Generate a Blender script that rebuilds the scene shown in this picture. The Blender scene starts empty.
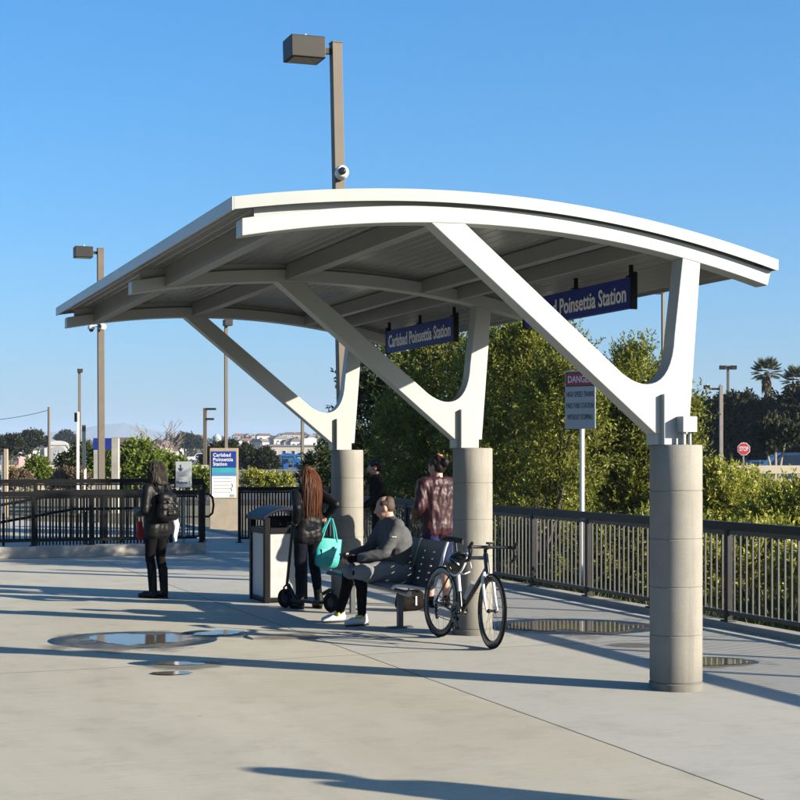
import bpy, bmesh, math, random
import numpy as np
from mathutils import Vector, Matrix, noise
random.seed(11)
HAZE_DENS = 0.00018; SKY_STR = 0.105; SKY_SAT = 1.25; SUN_STR = 5.0; EXPO = 1.7
rng = np.random.default_rng(11)
R = math.radians
PI = math.pi
scene = bpy.context.scene
COL = scene.collection
BUILD = bpy.data.scenes.new('build')      # scratch scene for turning modifiers and text into meshes
def baked(o):
    BUILD.collection.objects.link(o); BUILD.view_layers[0].update()
    return bpy.data.meshes.new_from_object(o.evaluated_get(BUILD.view_layers[0].depsgraph))

# ------------------------------------------------------------------ camera model (800 px frame)
KA = .63                            # overall albedo level that goes with the exposure
F, EYE, YH = 1470.0, 1.7, 458.0
def G(x, y):                       # point of the ground seen at a pixel
    Z = F * EYE / (y - YH)
    return Vector(((x - 400) * Z / F, Z, 0.0))
def AT(x, Z, z=0.0):               # point at distance Z in the direction of column x
    return Vector(((x - 400) * Z / F, Z, z))
def HY(y, Z):                      # height of image row y at distance Z
    return EYE + (YH - y) * Z / F
C1 = Vector((2.037, 10.85, 0))
U = Vector((0.93, 0.3676, 0)); D = Vector((-0.3676, 0.93, 0))
ROW = math.atan2(0.3676, 0.93)     # turn of the station grid
SP = 3.63
def ABW(a, b, z=0.0):
    return C1 + U * a + D * b + Vector((0, 0, z))

# ------------------------------------------------------------------ materials
MATS = {}
def newmat(name):
    m = bpy.data.materials.new(name); m.use_nodes = True
    nt = m.node_tree
    return m, nt, nt.nodes, nt.links, nt.nodes['Principled BSDF']
def rgba(c, k=1.): return (c[0] * k, c[1] * k, c[2] * k, 1)
def pmat(name, col, rough=.5, metal=0., var=.12, scale=6., bump=0., bscale=60., spec=.5, rvar=.1, stretch=(1, 1, 1), col2=None, coat=0.):
    m, nt, N, L, P = newmat(name)
    tc = N.new('ShaderNodeTexCoord'); mp = N.new('ShaderNodeMapping')
    mp.inputs['Scale'].default_value = stretch
    L.new(tc.outputs['Object'], mp.inputs['Vector'])
    n = N.new('ShaderNodeTexNoise'); n.inputs['Scale'].default_value = scale; n.inputs['Detail'].default_value = 6; n.inputs['Roughness'].default_value = .62
    L.new(mp.outputs['Vector'], n.inputs['Vector'])
    r = N.new('ShaderNodeValToRGB'); r.color_ramp.elements[0].position = .3; r.color_ramp.elements[1].position = .7
    a = [KA * c * (1 - var) for c in col]; b = [min(1, KA * c * (1 + var)) for c in (col2 or col)]
    r.color_ramp.elements[0].color = rgba(a); r.color_ramp.elements[1].color = rgba(b)
    L.new(n.outputs['Fac'], r.inputs['Fac']); L.new(r.outputs['Color'], P.inputs['Base Color'])
    mr = N.new('ShaderNodeMapRange'); mr.inputs['To Min'].default_value = max(.02, rough - rvar); mr.inputs['To Max'].default_value = min(1, rough + rvar)
    L.new(n.outputs['Fac'], mr.inputs['Value']); L.new(mr.outputs['Result'], P.inputs['Roughness'])
    P.inputs['Metallic'].default_value = metal
    P.inputs['Specular IOR Level'].default_value = spec
    P.inputs['Coat Weight'].default_value = coat
    if bump > 0:
        n2 = N.new('ShaderNodeTexNoise'); n2.inputs['Scale'].default_value = bscale; n2.inputs['Detail'].default_value = 5
        L.new(mp.outputs['Vector'], n2.inputs['Vector'])
        bp = N.new('ShaderNodeBump'); bp.inputs['Strength'].default_value = bump; bp.inputs['Distance'].default_value = .01
        L.new(n2.outputs['Fac'], bp.inputs['Height']); L.new(bp.outputs['Normal'], P.inputs['Normal'])
    MATS[name] = m
    return m
def leafmat(name, c1, c2, c3, rough=.5, trans=.3):
    m, nt, N, L, P = newmat(name)
    g = N.new('ShaderNodeNewGeometry'); r = N.new('ShaderNodeValToRGB')
    e = r.color_ramp.elements
    e[0].position = 0; e[0].color = rgba(c1, .8); e[1].position = 1; e[1].color = rgba(c3, .8)
    k = e.new(.5); k.color = rgba(c2, .8)
    L.new(g.outputs['Random Per Island'], r.inputs['Fac'])
    L.new(r.outputs['Color'], P.inputs['Base Color']); P.inputs['Roughness'].default_value = rough
    P.inputs['Specular IOR Level'].default_value = .2
    t = N.new('ShaderNodeBsdfTranslucent'); L.new(r.outputs['Color'], t.inputs['Color'])
    mx = N.new('ShaderNodeMixShader'); mx.inputs['Fac'].default_value = trans
    L.new(P.outputs['BSDF'], mx.inputs[1]); L.new(t.outputs['BSDF'], mx.inputs[2])
    L.new(mx.outputs['Shader'], N['Material Output'].inputs['Surface'])
    MATS[name] = m
    return m

white_steel = pmat('white_steel', (.405, .432, .415), .45, var=.04, scale=2.5, bump=.03, bscale=200)
fascia_steel = pmat('fascia_steel', (.325, .348, .338), .45, var=.06, scale=2)
grey_trim = pmat('grey_trim', (.38, .39, .39), .4, var=.05, scale=3)
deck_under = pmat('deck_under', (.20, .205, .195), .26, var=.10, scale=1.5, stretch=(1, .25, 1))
galv = pmat('galvanised', (.45, .47, .49), .4, .7, var=.12, scale=14)
bronze = pmat('bronze_paint', (.135, .11, .082), .55, spec=.3, var=.1, scale=5)
bronze_dark = pmat('bronze_dark', (.022, .019, .016), .5, spec=.25, var=.1)
black_paint = pmat('black_paint', (.005, .0055, .0065), .5, spec=.12, var=.15, scale=12)
shaded_rail_paint = pmat('rail_paint_in_shade', (.012, .0125, .014), .42, spec=.25, var=.12, scale=12)  # right fence rail and posts: black paint with their shade put into the colour
black_plastic = pmat('black_plastic', (.007, .007, .008), .45, spec=.25, var=.15)
black_rubber = pmat('black_rubber', (.007, .007, .007), .8, spec=.08, var=.2, scale=40)
black_gloss = pmat('black_gloss', (.006, .006, .007), .25, spec=.3, var=.1, coat=.5)
chrome = pmat('bright_metal', (.55, .55, .56), .25, .9, var=.08)
silver = pmat('silver_tube', (.62, .63, .64), .35, .35, var=.06)
bench_slate = pmat('bench_slate', (.08, .088, .098), .45, spec=.3, var=.14, scale=9)
white_paint = pmat('white_paint', (.78, .78, .76), .4, var=.05)
sign_blue = pmat('sign_blue', (.018, .040, .27), .5, spec=.15, var=.08)
letter_white = pmat('letter_white', (1.0, 1.0, 1.0), .5, var=.02)
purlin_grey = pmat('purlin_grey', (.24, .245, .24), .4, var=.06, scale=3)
sign_white = pmat('sign_white', (.78, .79, .80), .5, var=.04)
sign_grey = pmat('sign_grey', (.42, .45, .47), .45, var=.06)
sign_red = pmat('sign_red', (.42, .02, .025), .45, var=.06)
sign_black = pmat('sign_black', (.02, .02, .022), .5, var=.05)
poster_blue = pmat('poster_blue', (.012, .045, .29), .4, var=.05)
poster_teal = pmat('poster_teal', (.05, .38, .42), .4, var=.1)
poster_sky = pmat('poster_sky', (.09, .24, .55), .4, var=.05)
print_grey = pmat('print_grey', (.35, .35, .35), .6, var=.1)
tan_metal = pmat('tan_metal', (.42, .33, .22), .5, var=.1)
glass_dark = pmat('dark_glass', (.012, .016, .02), .06, var=.05, rvar=.02, spec=.8)
cream_wall = pmat('cream_wall', (.60, .52, .38), .85, var=.08, scale=.8, bump=.2, bscale=9)
bark = pmat('bark', (.10, .08, .06), .9, var=.3, scale=9, bump=.6, bscale=18, stretch=(1, 1, .3))
pale_bark = pmat('pale_bark', (.36, .31, .25), .9, var=.25, scale=5, bump=.4, bscale=12)
twig_grey = pmat('twig_grey', (.27, .22, .18), .9, var=.2)
wood_pole = pmat('wood_pole', (.17, .13, .10), .9, var=.25, scale=4, stretch=(1, 1, .15))
skin = pmat('skin', (.52, .30, .22), .5, var=.12, scale=22, bump=.08, bscale=180)
skin_tan = pmat('skin_tan', (.36, .19, .125), .5, var=.12, scale=22, bump=.08, bscale=180)
lip = pmat('lip', (.38, .14, .12), .45)
eye_white = pmat('eye_white', (.6, .58, .55), .2)
iris = pmat('iris', (.02, .015, .01), .15)
black_leather = pmat('black_leather', (.006, .006, .007), .5, spec=.14, var=.25, scale=14, bump=.3, bscale=26)
black_knit = pmat('black_knit', (.006, .006, .007), .9, spec=.06, var=.2, scale=30, bump=.3, bscale=120)
maroon_leather = pmat('maroon_leather', (.040, .011, .016), .48, spec=.25, var=.3, scale=12, bump=.55, bscale=22)
navy_cloth = pmat('navy_cloth', (.016, .022, .075), .85, spec=.1, var=.2, scale=20, bump=.3, bscale=90)
dark_denim = pmat('dark_denim', (.005, .0065, .013), .85, spec=.08, var=.25, scale=18, bump=.3, bscale=160)
charcoal_jersey = pmat('charcoal_jersey', (.095, .099, .106), .85, spec=.12, var=.12, scale=40, bump=.25, bscale=220)
grey_shorts = pmat('grey_shorts', (.25, .255, .265), .85, spec=.15, var=.12, scale=16, bump=.3, bscale=90)
white_shoe = pmat('white_shoe', (.66, .67, .69), .4, var=.08)
yellow_trim = pmat('yellow_trim', (.62, .50, .03), .5)
hair_auburn = pmat('hair_auburn', (.125, .048, .021), .55, spec=.15, var=.2, scale=30, stretch=(6, 6, .4))
hair_ash = pmat('hair_ash', (.050, .042, .034), .6, spec=.15, var=.2, scale=30, stretch=(6, 6, .5))
hair_dark = pmat('hair_dark', (.014, .009, .007), .55, spec=.15, var=.3, scale=30)
hair_short = pmat('hair_short', (.060, .030, .018), .7, var=.3, scale=60, bump=.5, bscale=220)
teal_cloth = pmat('teal_cloth', (.015, .36, .34), .6, var=.12, scale=8, bump=.2, bscale=40)
teal_light = pmat('teal_light', (.10, .55, .52), .45, var=.1)
red_cloth = pmat('red_cloth', (.42, .012, .03), .8, var=.2)
white_cloth = pmat('white_cloth', (.62, .63, .66), .85, var=.08, bump=.3, bscale=40)
brown_canvas = pmat('brown_canvas', (.010, .007, .006), .8, spec=.08, var=.2, bump=.3)
bin_panel = pmat('bin_panel', (.46, .47, .48), .4, 0, var=.10, scale=5)
bin_hood = pmat('bin_hood', (.006, .012, .030), .5, var=.1, spec=.15)

def concrete_column():
    m, nt, N, L, P = newmat('column_concrete')
    tc = N.new('ShaderNodeTexCoord')
    n = N.new('ShaderNodeTexNoise'); n.inputs['Scale'].default_value = 3; n.inputs['Detail'].default_value = 8; n.inputs['Roughness'].default_value = .65
    L.new(tc.outputs['Object'], n.inputs['Vector'])
    r = N.new('ShaderNodeValToRGB'); e = r.color_ramp.elements
    e[0].position = .28; e[0].color = (.160, .150, .128, 1); e[1].position = .75; e[1].color = (.212, .203, .177, 1)
    L.new(n.outputs['Fac'], r.inputs['Fac'])
    n2 = N.new('ShaderNodeTexNoise'); n2.inputs['Scale'].default_value = 130; n2.inputs['Detail'].default_value = 3
    L.new(tc.outputs['Object'], n2.inputs['Vector'])
    mx = N.new('ShaderNodeMix'); mx.data_type = 'RGBA'; mx.blend_type = 'MULTIPLY'; mx.inputs['Factor'].default_value = .35
    r2 = N.new('ShaderNodeValToRGB'); r2.color_ramp.elements[0].position = .3; r2.color_ramp.elements[1].position = .6
    r2.color_ramp.elements[0].color = (.6, .6, .6, 1)
    L.new(n2.outputs['Fac'], r2.inputs['Fac'])
    L.new(r.outputs['Color'], mx.inputs['A']); L.new(r2.outputs['Color'], mx.inputs['B'])
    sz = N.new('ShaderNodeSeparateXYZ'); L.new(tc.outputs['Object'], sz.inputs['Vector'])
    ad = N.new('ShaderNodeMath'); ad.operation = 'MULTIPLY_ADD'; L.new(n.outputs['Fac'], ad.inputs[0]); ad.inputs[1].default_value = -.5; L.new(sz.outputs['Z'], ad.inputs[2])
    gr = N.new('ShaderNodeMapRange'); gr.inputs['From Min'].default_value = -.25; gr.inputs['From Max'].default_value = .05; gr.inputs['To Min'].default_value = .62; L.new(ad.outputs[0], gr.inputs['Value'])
    sm = N.new('ShaderNodeMapping'); sm.inputs['Scale'].default_value = (9, 9, .6); L.new(tc.outputs['Object'], sm.inputs['Vector'])
    ns = N.new('ShaderNodeTexNoise'); ns.inputs['Scale'].default_value = 2; ns.inputs['Detail'].default_value = 4; L.new(sm.outputs['Vector'], ns.inputs['Vector'])
    sr = N.new('ShaderNodeMapRange'); sr.inputs['From Min'].default_value = .52; sr.inputs['From Max'].default_value = .7; sr.inputs['To Min'].default_value = 1; sr.inputs['To Max'].default_value = .82; L.new(ns.outputs['Fac'], sr.inputs['Value'])
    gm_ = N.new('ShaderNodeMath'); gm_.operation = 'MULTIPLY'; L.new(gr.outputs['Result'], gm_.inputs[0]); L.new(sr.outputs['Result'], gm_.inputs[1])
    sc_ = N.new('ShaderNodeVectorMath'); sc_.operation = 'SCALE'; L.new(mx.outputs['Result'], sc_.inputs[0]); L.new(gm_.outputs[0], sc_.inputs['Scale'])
    L.new(sc_.outputs['Vector'], P.inputs['Base Color']); P.inputs['Roughness'].default_value = .85
    bp = N.new('ShaderNodeBump'); bp.inputs['Strength'].default_value = .25; bp.inputs['Distance'].default_value = .004
    L.new(n2.outputs['Fac'], bp.inputs['Height']); L.new(bp.outputs['Normal'], P.inputs['Normal'])
    return m
column_concrete = concrete_column()
kerb_concrete = pmat('kerb_concrete', (.38, .36, .32), .85, var=.2, scale=3, bump=.3, bscale=70)
pylon_concrete = pmat('pylon_concrete', (.36, .31, .24), .85, var=.15, scale=4, bump=.3, bscale=50)

def pavement_mat():
    m, nt, N, L, P = newmat('pavement_concrete')
    tc = N.new('ShaderNodeTexCoord')
    sep = N.new('ShaderNodeSeparateXYZ'); L.new(tc.outputs['Object'], sep.inputs['Vector'])
    def math_(op, a, b=None, c=None):
        k = N.new('ShaderNodeMath'); k.operation = op
        for i, v in enumerate((a, b, c)):
            if v is None: continue
            if isinstance(v, (int, float)): k.inputs[i].default_value = v
            else: L.new(v, k.inputs[i])
        return k.outputs[0]
    def joints(sock, off, period):
        q = math_('DIVIDE', math_('SUBTRACT', sock, off), period)
        fl = math_('FLOOR', q)
        fr = math_('SUBTRACT', q, fl)
        dist = math_('MULTIPLY', math_('MINIMUM', fr, math_('SUBTRACT', 1.0, fr)), period)
        return fl, dist
    wob = N.new('ShaderNodeTexNoise'); wob.inputs['Scale'].default_value = 3; wob.inputs['Detail'].default_value = 4
    L.new(tc.outputs['Object'], wob.inputs['Vector'])
    wv = math_('MULTIPLY', math_('SUBTRACT', wob.outputs['Fac'], .5), .02)
    fa, da = joints(math_('ADD', sep.outputs['X'], wv), -1.52, 4.6)
    fb, db = joints(math_('ADD', sep.outputs['Y'], wv), 2.6, 6.0)
    cell = N.new('ShaderNodeCombineXYZ'); L.new(fa, cell.inputs[0]); L.new(fb, cell.inputs[1])
    wn = N.new('ShaderNodeTexWhiteNoise'); wn.noise_dimensions = '3D'; L.new(cell.outputs[0], wn.inputs['Vector'])
    dist = math_('MINIMUM', da, db)
    jm = N.new('ShaderNodeMapRange'); jm.inputs['From Min'].default_value = .005; jm.inputs['From Max'].default_value = .011
    L.new(dist, jm.inputs['Value'])
    # broad tone
    mp = N.new('ShaderNodeMapping'); mp.inputs['Scale'].default_value = (.55, .22, 1); mp.inputs['Rotation'].default_value = (0, 0, .3)
    L.new(tc.outputs['Object'], mp.inputs['Vector'])
    n1 = N.new('ShaderNodeTexNoise'); n1.inputs['Scale'].default_value = 1.3; n1.inputs['Detail'].default_value = 9; n1.inputs['Roughness'].default_value = .66; n1.inputs['Distortion'].default_value = .6
    L.new(mp.outputs['Vector'], n1.inputs['Vector'])
    r1 = N.new('ShaderNodeValToRGB'); e = r1.color_ramp.elements
    e[0].position = .26; e[0].color = (.272, .250, .192, 1); e[1].position = .74; e[1].color = (.352, .330, .266, 1)
    L.new(n1.outputs['Fac'], r1.inputs['Fac'])
    # slab tint: greyer slabs by the fence
    tint = N.new('ShaderNodeMix'); tint.data_type = 'RGBA'; tint.blend_type = 'MIX'
    L.new(r1.outputs['Color'], tint.inputs['A']); tint.inputs['B'].default_value = (.285, .284, .268, 1)
    right = math_('GREATER_THAN', sep.outputs['X'], -1.52)
    L.new(math_('ADD', math_('MULTIPLY', right, .5), math_('MULTIPLY', wn.outputs['Value'], .22)), tint.inputs['Factor'])
    # broom streaks across the walk
    mp2 = N.new('ShaderNodeMapping'); mp2.inputs['Scale'].default_value = (.6, 14, 1)
    L.new(tc.outputs['Object'], mp2.inputs['Vector'])
    n2 = N.new('ShaderNodeTexNoise'); n2.inputs['Scale'].default_value = 4; n2.inputs['Detail'].default_value = 6; n2.inputs['Roughness'].default_value = .7
    L.new(mp2.outputs['Vector'], n2.inputs['Vector'])
    n3 = N.new('ShaderNodeTexNoise'); n3.inputs['Scale'].default_value = 160; n3.inputs['Detail'].default_value = 3
    L.new(tc.outputs['Object'], n3.inputs['Vector'])
    # stains
    n4 = N.new('ShaderNodeTexNoise'); n4.inputs['Scale'].default_value = 2.2; n4.inputs['Detail'].default_value = 10; n4.inputs['Roughness'].default_value = .75
    L.new(tc.outputs['Object'], n4.inputs['Vector'])
    st = N.new('ShaderNodeMapRange'); st.inputs['From Min'].default_value = .50; st.inputs['From Max'].default_value = .72; st.inputs['To Min'].default_value = 1; st.inputs['To Max'].default_value = .80
    L.new(n4.outputs['Fac'], st.inputs['Value'])
    v = math_('MULTIPLY', math_('ADD', .80, math_('MULTIPLY', n2.outputs['Fac'], .40)), st.outputs['Result'])
    v = math_('MULTIPLY', v, math_('ADD', .86, math_('MULTIPLY', n3.outputs['Fac'], .28)))
    v = math_('MULTIPLY', v, math_('ADD', .95, math_('MULTIPLY', wn.outputs['Value'], .10)))
    # small dark spots (gum)
    vo = N.new('ShaderNodeTexVoronoi'); vo.inputs['Scale'].default_value = 1.7; L.new(tc.outputs['Object'], vo.inputs['Vector'])
    gm = N.new('ShaderNodeMapRange'); gm.inputs['From Min'].default_value = .018; gm.inputs['From Max'].default_value = .03; gm.inputs['To Min'].default_value = .6
    L.new(vo.outputs['Distance'], gm.inputs['Value'])
    v = math_('MULTIPLY', v, gm.outputs['Result'])
    v = math_('MULTIPLY', v, math_('ADD', .22, math_('MULTIPLY', jm.outputs['Result'], .78)))
    mul = N.new('ShaderNodeVectorMath'); mul.operation = 'SCALE'
    L.new(tint.outputs['Result'], mul.inputs[0]); L.new(v, mul.inputs['Scale'])
    L.new(mul.outputs['Vector'], P.inputs['Base Color'])
    P.inputs['Roughness'].default_value = .8; P.inputs['Specular IOR Level'].default_value = .3
    bp = N.new('ShaderNodeBump'); bp.inputs['Strength'].default_value = .25; bp.inputs['Distance'].default_value = .004
    L.new(math_('ADD', math_('ADD', n3.outputs['Fac'], n2.outputs['Fac']), math_('MULTIPLY', jm.outputs['Result'], 2)), bp.inputs['Height'])
    L.new(bp.outputs['Normal'], P.inputs['Normal'])
    return m
pavement_concrete = pavement_mat()

def puddle_mat():
    m, nt, N, L, P = newmat('puddle_water')
    P.inputs['Base Color'].default_value = (.10, .085, .062, 1)
    P.inputs['Roughness'].default_value = .07; P.inputs['IOR'].default_value = 1.33
    P.inputs['Specular IOR Level'].default_value = .5
    tc = N.new('ShaderNodeTexCoord'); n = N.new('ShaderNodeTexNoise'); n.inputs['Scale'].default_value = 5; n.inputs['Detail'].default_value = 4
    L.new(tc.outputs['Object'], n.inputs['Vector'])
    r = N.new('ShaderNodeValToRGB'); r.color_ramp.elements[0].color = (.05, .044, .033, 1); r.color_ramp.elements[1].color = (.11, .097, .075, 1)
    L.new(n.outputs['Fac'], r.inputs['Fac']); L.new(r.outputs['Color'], P.inputs['Base Color'])
    bp = N.new('ShaderNodeBump'); bp.inputs['Strength'].default_value = .06; bp.inputs['Distance'].default_value = .01
    L.new(n.outputs['Fac'], bp.inputs['Height']); L.new(bp.outputs['Normal'], P.inputs['Normal'])
    return m
def edged(m, r0, r1, k=1., amp=.5):
    """let a wet patch end raggedly: it thins out towards the rim of its sheet"""
    nt = m.node_tree; N = nt.nodes; L = nt.links; out = N['Material Output']; src = out.inputs['Surface'].links[0].from_socket
    tc = N.new('ShaderNodeTexCoord'); mp = N.new('ShaderNodeMapping'); mp.inputs['Location'].default_value = (-1, -1, 0); mp.inputs['Scale'].default_value = (2, 2, 0); L.new(tc.outputs['Generated'], mp.inputs['Vector'])
    ln = N.new('ShaderNodeVectorMath'); ln.operation = 'LENGTH'; L.new(mp.outputs['Vector'], ln.inputs[0])
    oi = N.new('ShaderNodeObjectInfo'); ad = N.new('ShaderNodeVectorMath'); ad.operation = 'ADD'; L.new(tc.outputs['Object'], ad.inputs[0]); L.new(oi.outputs['Location'], ad.inputs[1])
    m2 = N.new('ShaderNodeMapping'); m2.inputs['Scale'].default_value = (1.3, .9, 1); L.new(ad.outputs[0], m2.inputs['Vector'])
    ns = N.new('ShaderNodeTexNoise'); ns.inputs['Scale'].default_value = 1.6; ns.inputs['Detail'].default_value = 7; ns.inputs['Roughness'].default_value = .55; L.new(m2.outputs['Vector'], ns.inputs['Vector'])
    ma = N.new('ShaderNodeMath'); ma.operation = 'MULTIPLY_ADD'; L.new(ns.outputs['Fac'], ma.inputs[0]); ma.inputs[1].default_value = amp * 2; L.new(ln.outputs['Value'], ma.inputs[2])
    mr = N.new('ShaderNodeMapRange'); mr.interpolation_type = 'SMOOTHSTEP'; mr.inputs['From Min'].default_value = r0 + amp; mr.inputs['From Max'].default_value = r1 + amp; mr.inputs['To Min'].default_value = k; mr.inputs['To Max'].default_value = 0; L.new(ma.outputs[0], mr.inputs['Value'])
    tr = N.new('ShaderNodeBsdfTransparent'); mx = N.new('ShaderNodeMixShader'); L.new(mr.outputs['Result'], mx.inputs['Fac']); L.new(tr.outputs[0], mx.inputs[1]); L.new(src, mx.inputs[2]); L.new(mx.outputs[0], out.inputs['Surface'])
    return m
puddle_water = edged(puddle_mat(), .62, .70, 1., 1.0)
wet_concrete = edged(pmat('wet_concrete', (.22, .195, .15), .6, var=.2, scale=6, rvar=.2), .35, .85, .75, .9)
terrain_mat = pmat('terrain_soil', (.15, .125, .085), .95, var=.35, scale=.25, bump=.5, bscale=3, col2=(.13, .12, .06))
asphalt = pmat('asphalt', (.055, .055, .055), .9, var=.2, scale=2, bump=.3, bscale=90)
hill_mat = pmat('far_hill', (.10, .10, .06), .95, var=.3, scale=.004)

leaf_olive = leafmat('leaf_olive', (.072, .092, .014), (.160, .178, .022), (.29, .295, .06), .45, .36)
leaf_yellow = leafmat('leaf_yellowgreen', (.13, .155, .018), (.27, .285, .04), (.45, .43, .09), .45, .35)
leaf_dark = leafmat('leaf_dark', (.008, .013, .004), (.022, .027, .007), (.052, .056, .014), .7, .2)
sunlit_picket_paint = pmat('sunlit_picket_paint', (.085, .085, .085), .4, var=.12, scale=12, spec=.3)  # pickets of the same black fence, sunlight on them put into the colour
leaf_mid = leafmat('leaf_mid', (.025, .04, .012), (.045, .065, .018), (.08, .09, .03), .5, .25)
leaf_bright = leafmat('leaf_bright', (.07, .11, .012), (.12, .17, .02), (.19, .23, .04), .45, .35)
leaf_dry = leafmat('leaf_dry', (.11, .075, .045), (.17, .12, .07), (.23, .17, .10), .8, .2)
leaf_palm = leafmat('leaf_palm', (.05, .06, .022), (.085, .095, .035), (.13, .13, .06), .45, .25)
grass_mat = leafmat('grass_blade', (.05, .075, .015), (.09, .12, .025), (.17, .16, .06), .6, .3)

# ------------------------------------------------------------------ object helpers
def tag(o, label=None, cat=None, group=None, kind=None):
    if label: o['label'] = label
    if cat: o['category'] = cat
    if group: o['group'] = group
    if kind: o['kind'] = kind
    return o
def thing(name, label, cat, loc=(0, 0, 0), rotz=0, group=None):
    o = bpy.data.objects.new(name, None); COL.objects.link(o)
    o.empty_display_size = .2
    o.location = loc; o.rotation_euler = (0, 0, rotz)
    return tag(o, label, cat, group)
def link_mesh(name, me, m, parent=None):
    o = bpy.data.objects.new(name, me); COL.objects.link(o)
    if m is not None:
        me.materials.clear(); me.materials.append(m)
    if parent: o.parent = parent
    return o
def obj(name, bm, m, parent=None, smooth=False, bevel=0., loc=None, rotz=None, ang=35):
    bmesh.ops.recalc_face_normals(bm, faces=bm.faces)
    me = bpy.data.meshes.new(name); bm.to_mesh(me); bm.free()
    o = link_mesh(name, me, m, parent)
    if smooth:
        for p in me.polygons: p.use_smooth = True
        me.set_sharp_from_angle(angle=R(40))
    if bevel > 0:
        b = o.modifiers.new('bevel', 'BEVEL'); b.width = bevel; b.segments = 2; b.limit_method = 'ANGLE'; b.angle_limit = R(ang)
    if loc is not None: o.location = loc
    if rotz is not None: o.rotation_euler = (0, 0, rotz)
    return o
def struct(name, bm, m, **k):
    return tag(obj(name, bm, m, **k), kind='structure')
def dup(root, loc, rotz=None, label=None, name=None):
    r = root.copy(); COL.objects.link(r); r.location = loc
    if rotz is not None: r.rotation_euler = (root.rotation_euler[0], root.rotation_euler[1], rotz)
    if label: r['label'] = label
    for ch in list(root.children):
        c = ch.copy(); COL.objects.link(c); c.parent = r
        for g in list(ch.children):
            q = g.copy(); COL.objects.link(q); q.parent = c
    return r
BM = bmesh.new
def box(bm, c, s, rot=None):
    M = Matrix.Translation(Vector(c))
    if rot is not None: M = M @ rot.to_4x4()
    bmesh.ops.create_cube(bm, size=1, matrix=M @ Matrix.Diagonal((s[0], s[1], s[2], 1)))
    return bm
def mb(c, s, rot=None): return box(BM(), c, s, rot)
def frame_of(d):
    d = d.normalized(); a = Vector((0, 0, 1)) if abs(d.z) < .9 else Vector((1, 0, 0))
    x = d.cross(a).normalized(); return x, d.cross(x).normalized()
def tube(bm, pts, r, seg=8, closed=False, caps=True):
    pts = [Vector(p) for p in pts]; n = len(pts)
    rs = r if isinstance(r, (list, tuple)) else [r] * n
    rings = []; px = None
    for i, p in enumerate(pts):
        if closed: t = pts[(i + 1) % n] - pts[i - 1]
        else: t = pts[min(i + 1, n - 1)] - pts[max(i - 1, 0)]
        t.normalize()
        if px is None: x, y = frame_of(t)
        else:
            x = (px - t * px.dot(t)).normalized(); y = t.cross(x)
        px = x
        rings.append([bm.verts.new(p + (x * math.cos(2 * PI * k / seg) + y * math.sin(2 * PI * k / seg)) * rs[i]) for k in range(seg)])
    m = n if closed else n - 1
    for i in range(m):
        A = rings[i]; B = rings[(i + 1) % n]
        for k in range(seg):
            bm.faces.new((A[k], A[(k + 1) % seg], B[(k + 1) % seg], B[k]))
    if caps and not closed:
        bm.faces.new(rings[0][::-1]); bm.faces.new(rings[-1])
    return bm
def mt(pts, r, seg=8, **k): return tube(BM(), pts, r, seg, **k)
def prism(bm, poly, axis, t0, t1):
    """extrude a 2D polygon; axis 'y': poly in (x,z), 'x': (y,z), 'z': (x,y)"""
    def P(p, t):
        return {'y': (p[0], t, p[1]), 'x': (t, p[0], p[1]), 'z': (p[0], p[1], t)}[axis]
    A = [bm.verts.new(P(p, t0)) for p in poly]; B = [bm.verts.new(P(p, t1)) for p in poly]
    n = len(poly)
    bm.faces.new(A); bm.faces.new(B[::-1])
    for i in range(n): bm.faces.new((A[i], B[i], B[(i + 1) % n], A[(i + 1) % n]))
    return bm
def lathe(bm, prof, seg=32, M=None):
    rings = []
    for r, z in prof:
        rings.append([bm.verts.new((r * math.cos(2 * PI * k / seg), r * math.sin(2 * PI * k / seg), z)) for k in range(seg)])
    for A, B in zip(rings, rings[1:]):
        for k in range(seg): bm.faces.new((A[k], A[(k + 1) % seg], B[(k + 1) % seg], B[k]))
    ring = prof[0] == prof[-1]
    if prof[0][0] > 1e-6 and not ring: bm.faces.new(rings[0][::-1])
    if prof[-1][0] > 1e-6 and not ring: bm.faces.new(rings[-1])
    if M is not None:
        for rg in rings:
            for v in rg: v.co = M @ v.co
    bmesh.ops.remove_doubles(bm, verts=bm.verts, dist=1e-6)
    return bm
def ell(bm, c, r, rot=None, u=14, v=9):
    M = Matrix.Translation(Vector(c))
    if rot is not None: M = M @ rot.to_4x4()
    bmesh.ops.create_uvsphere(bm, u_segments=u, v_segments=v, radius=1, matrix=M @ Matrix.Diagonal((r[0], r[1], r[2], 1)))
    return bm
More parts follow.
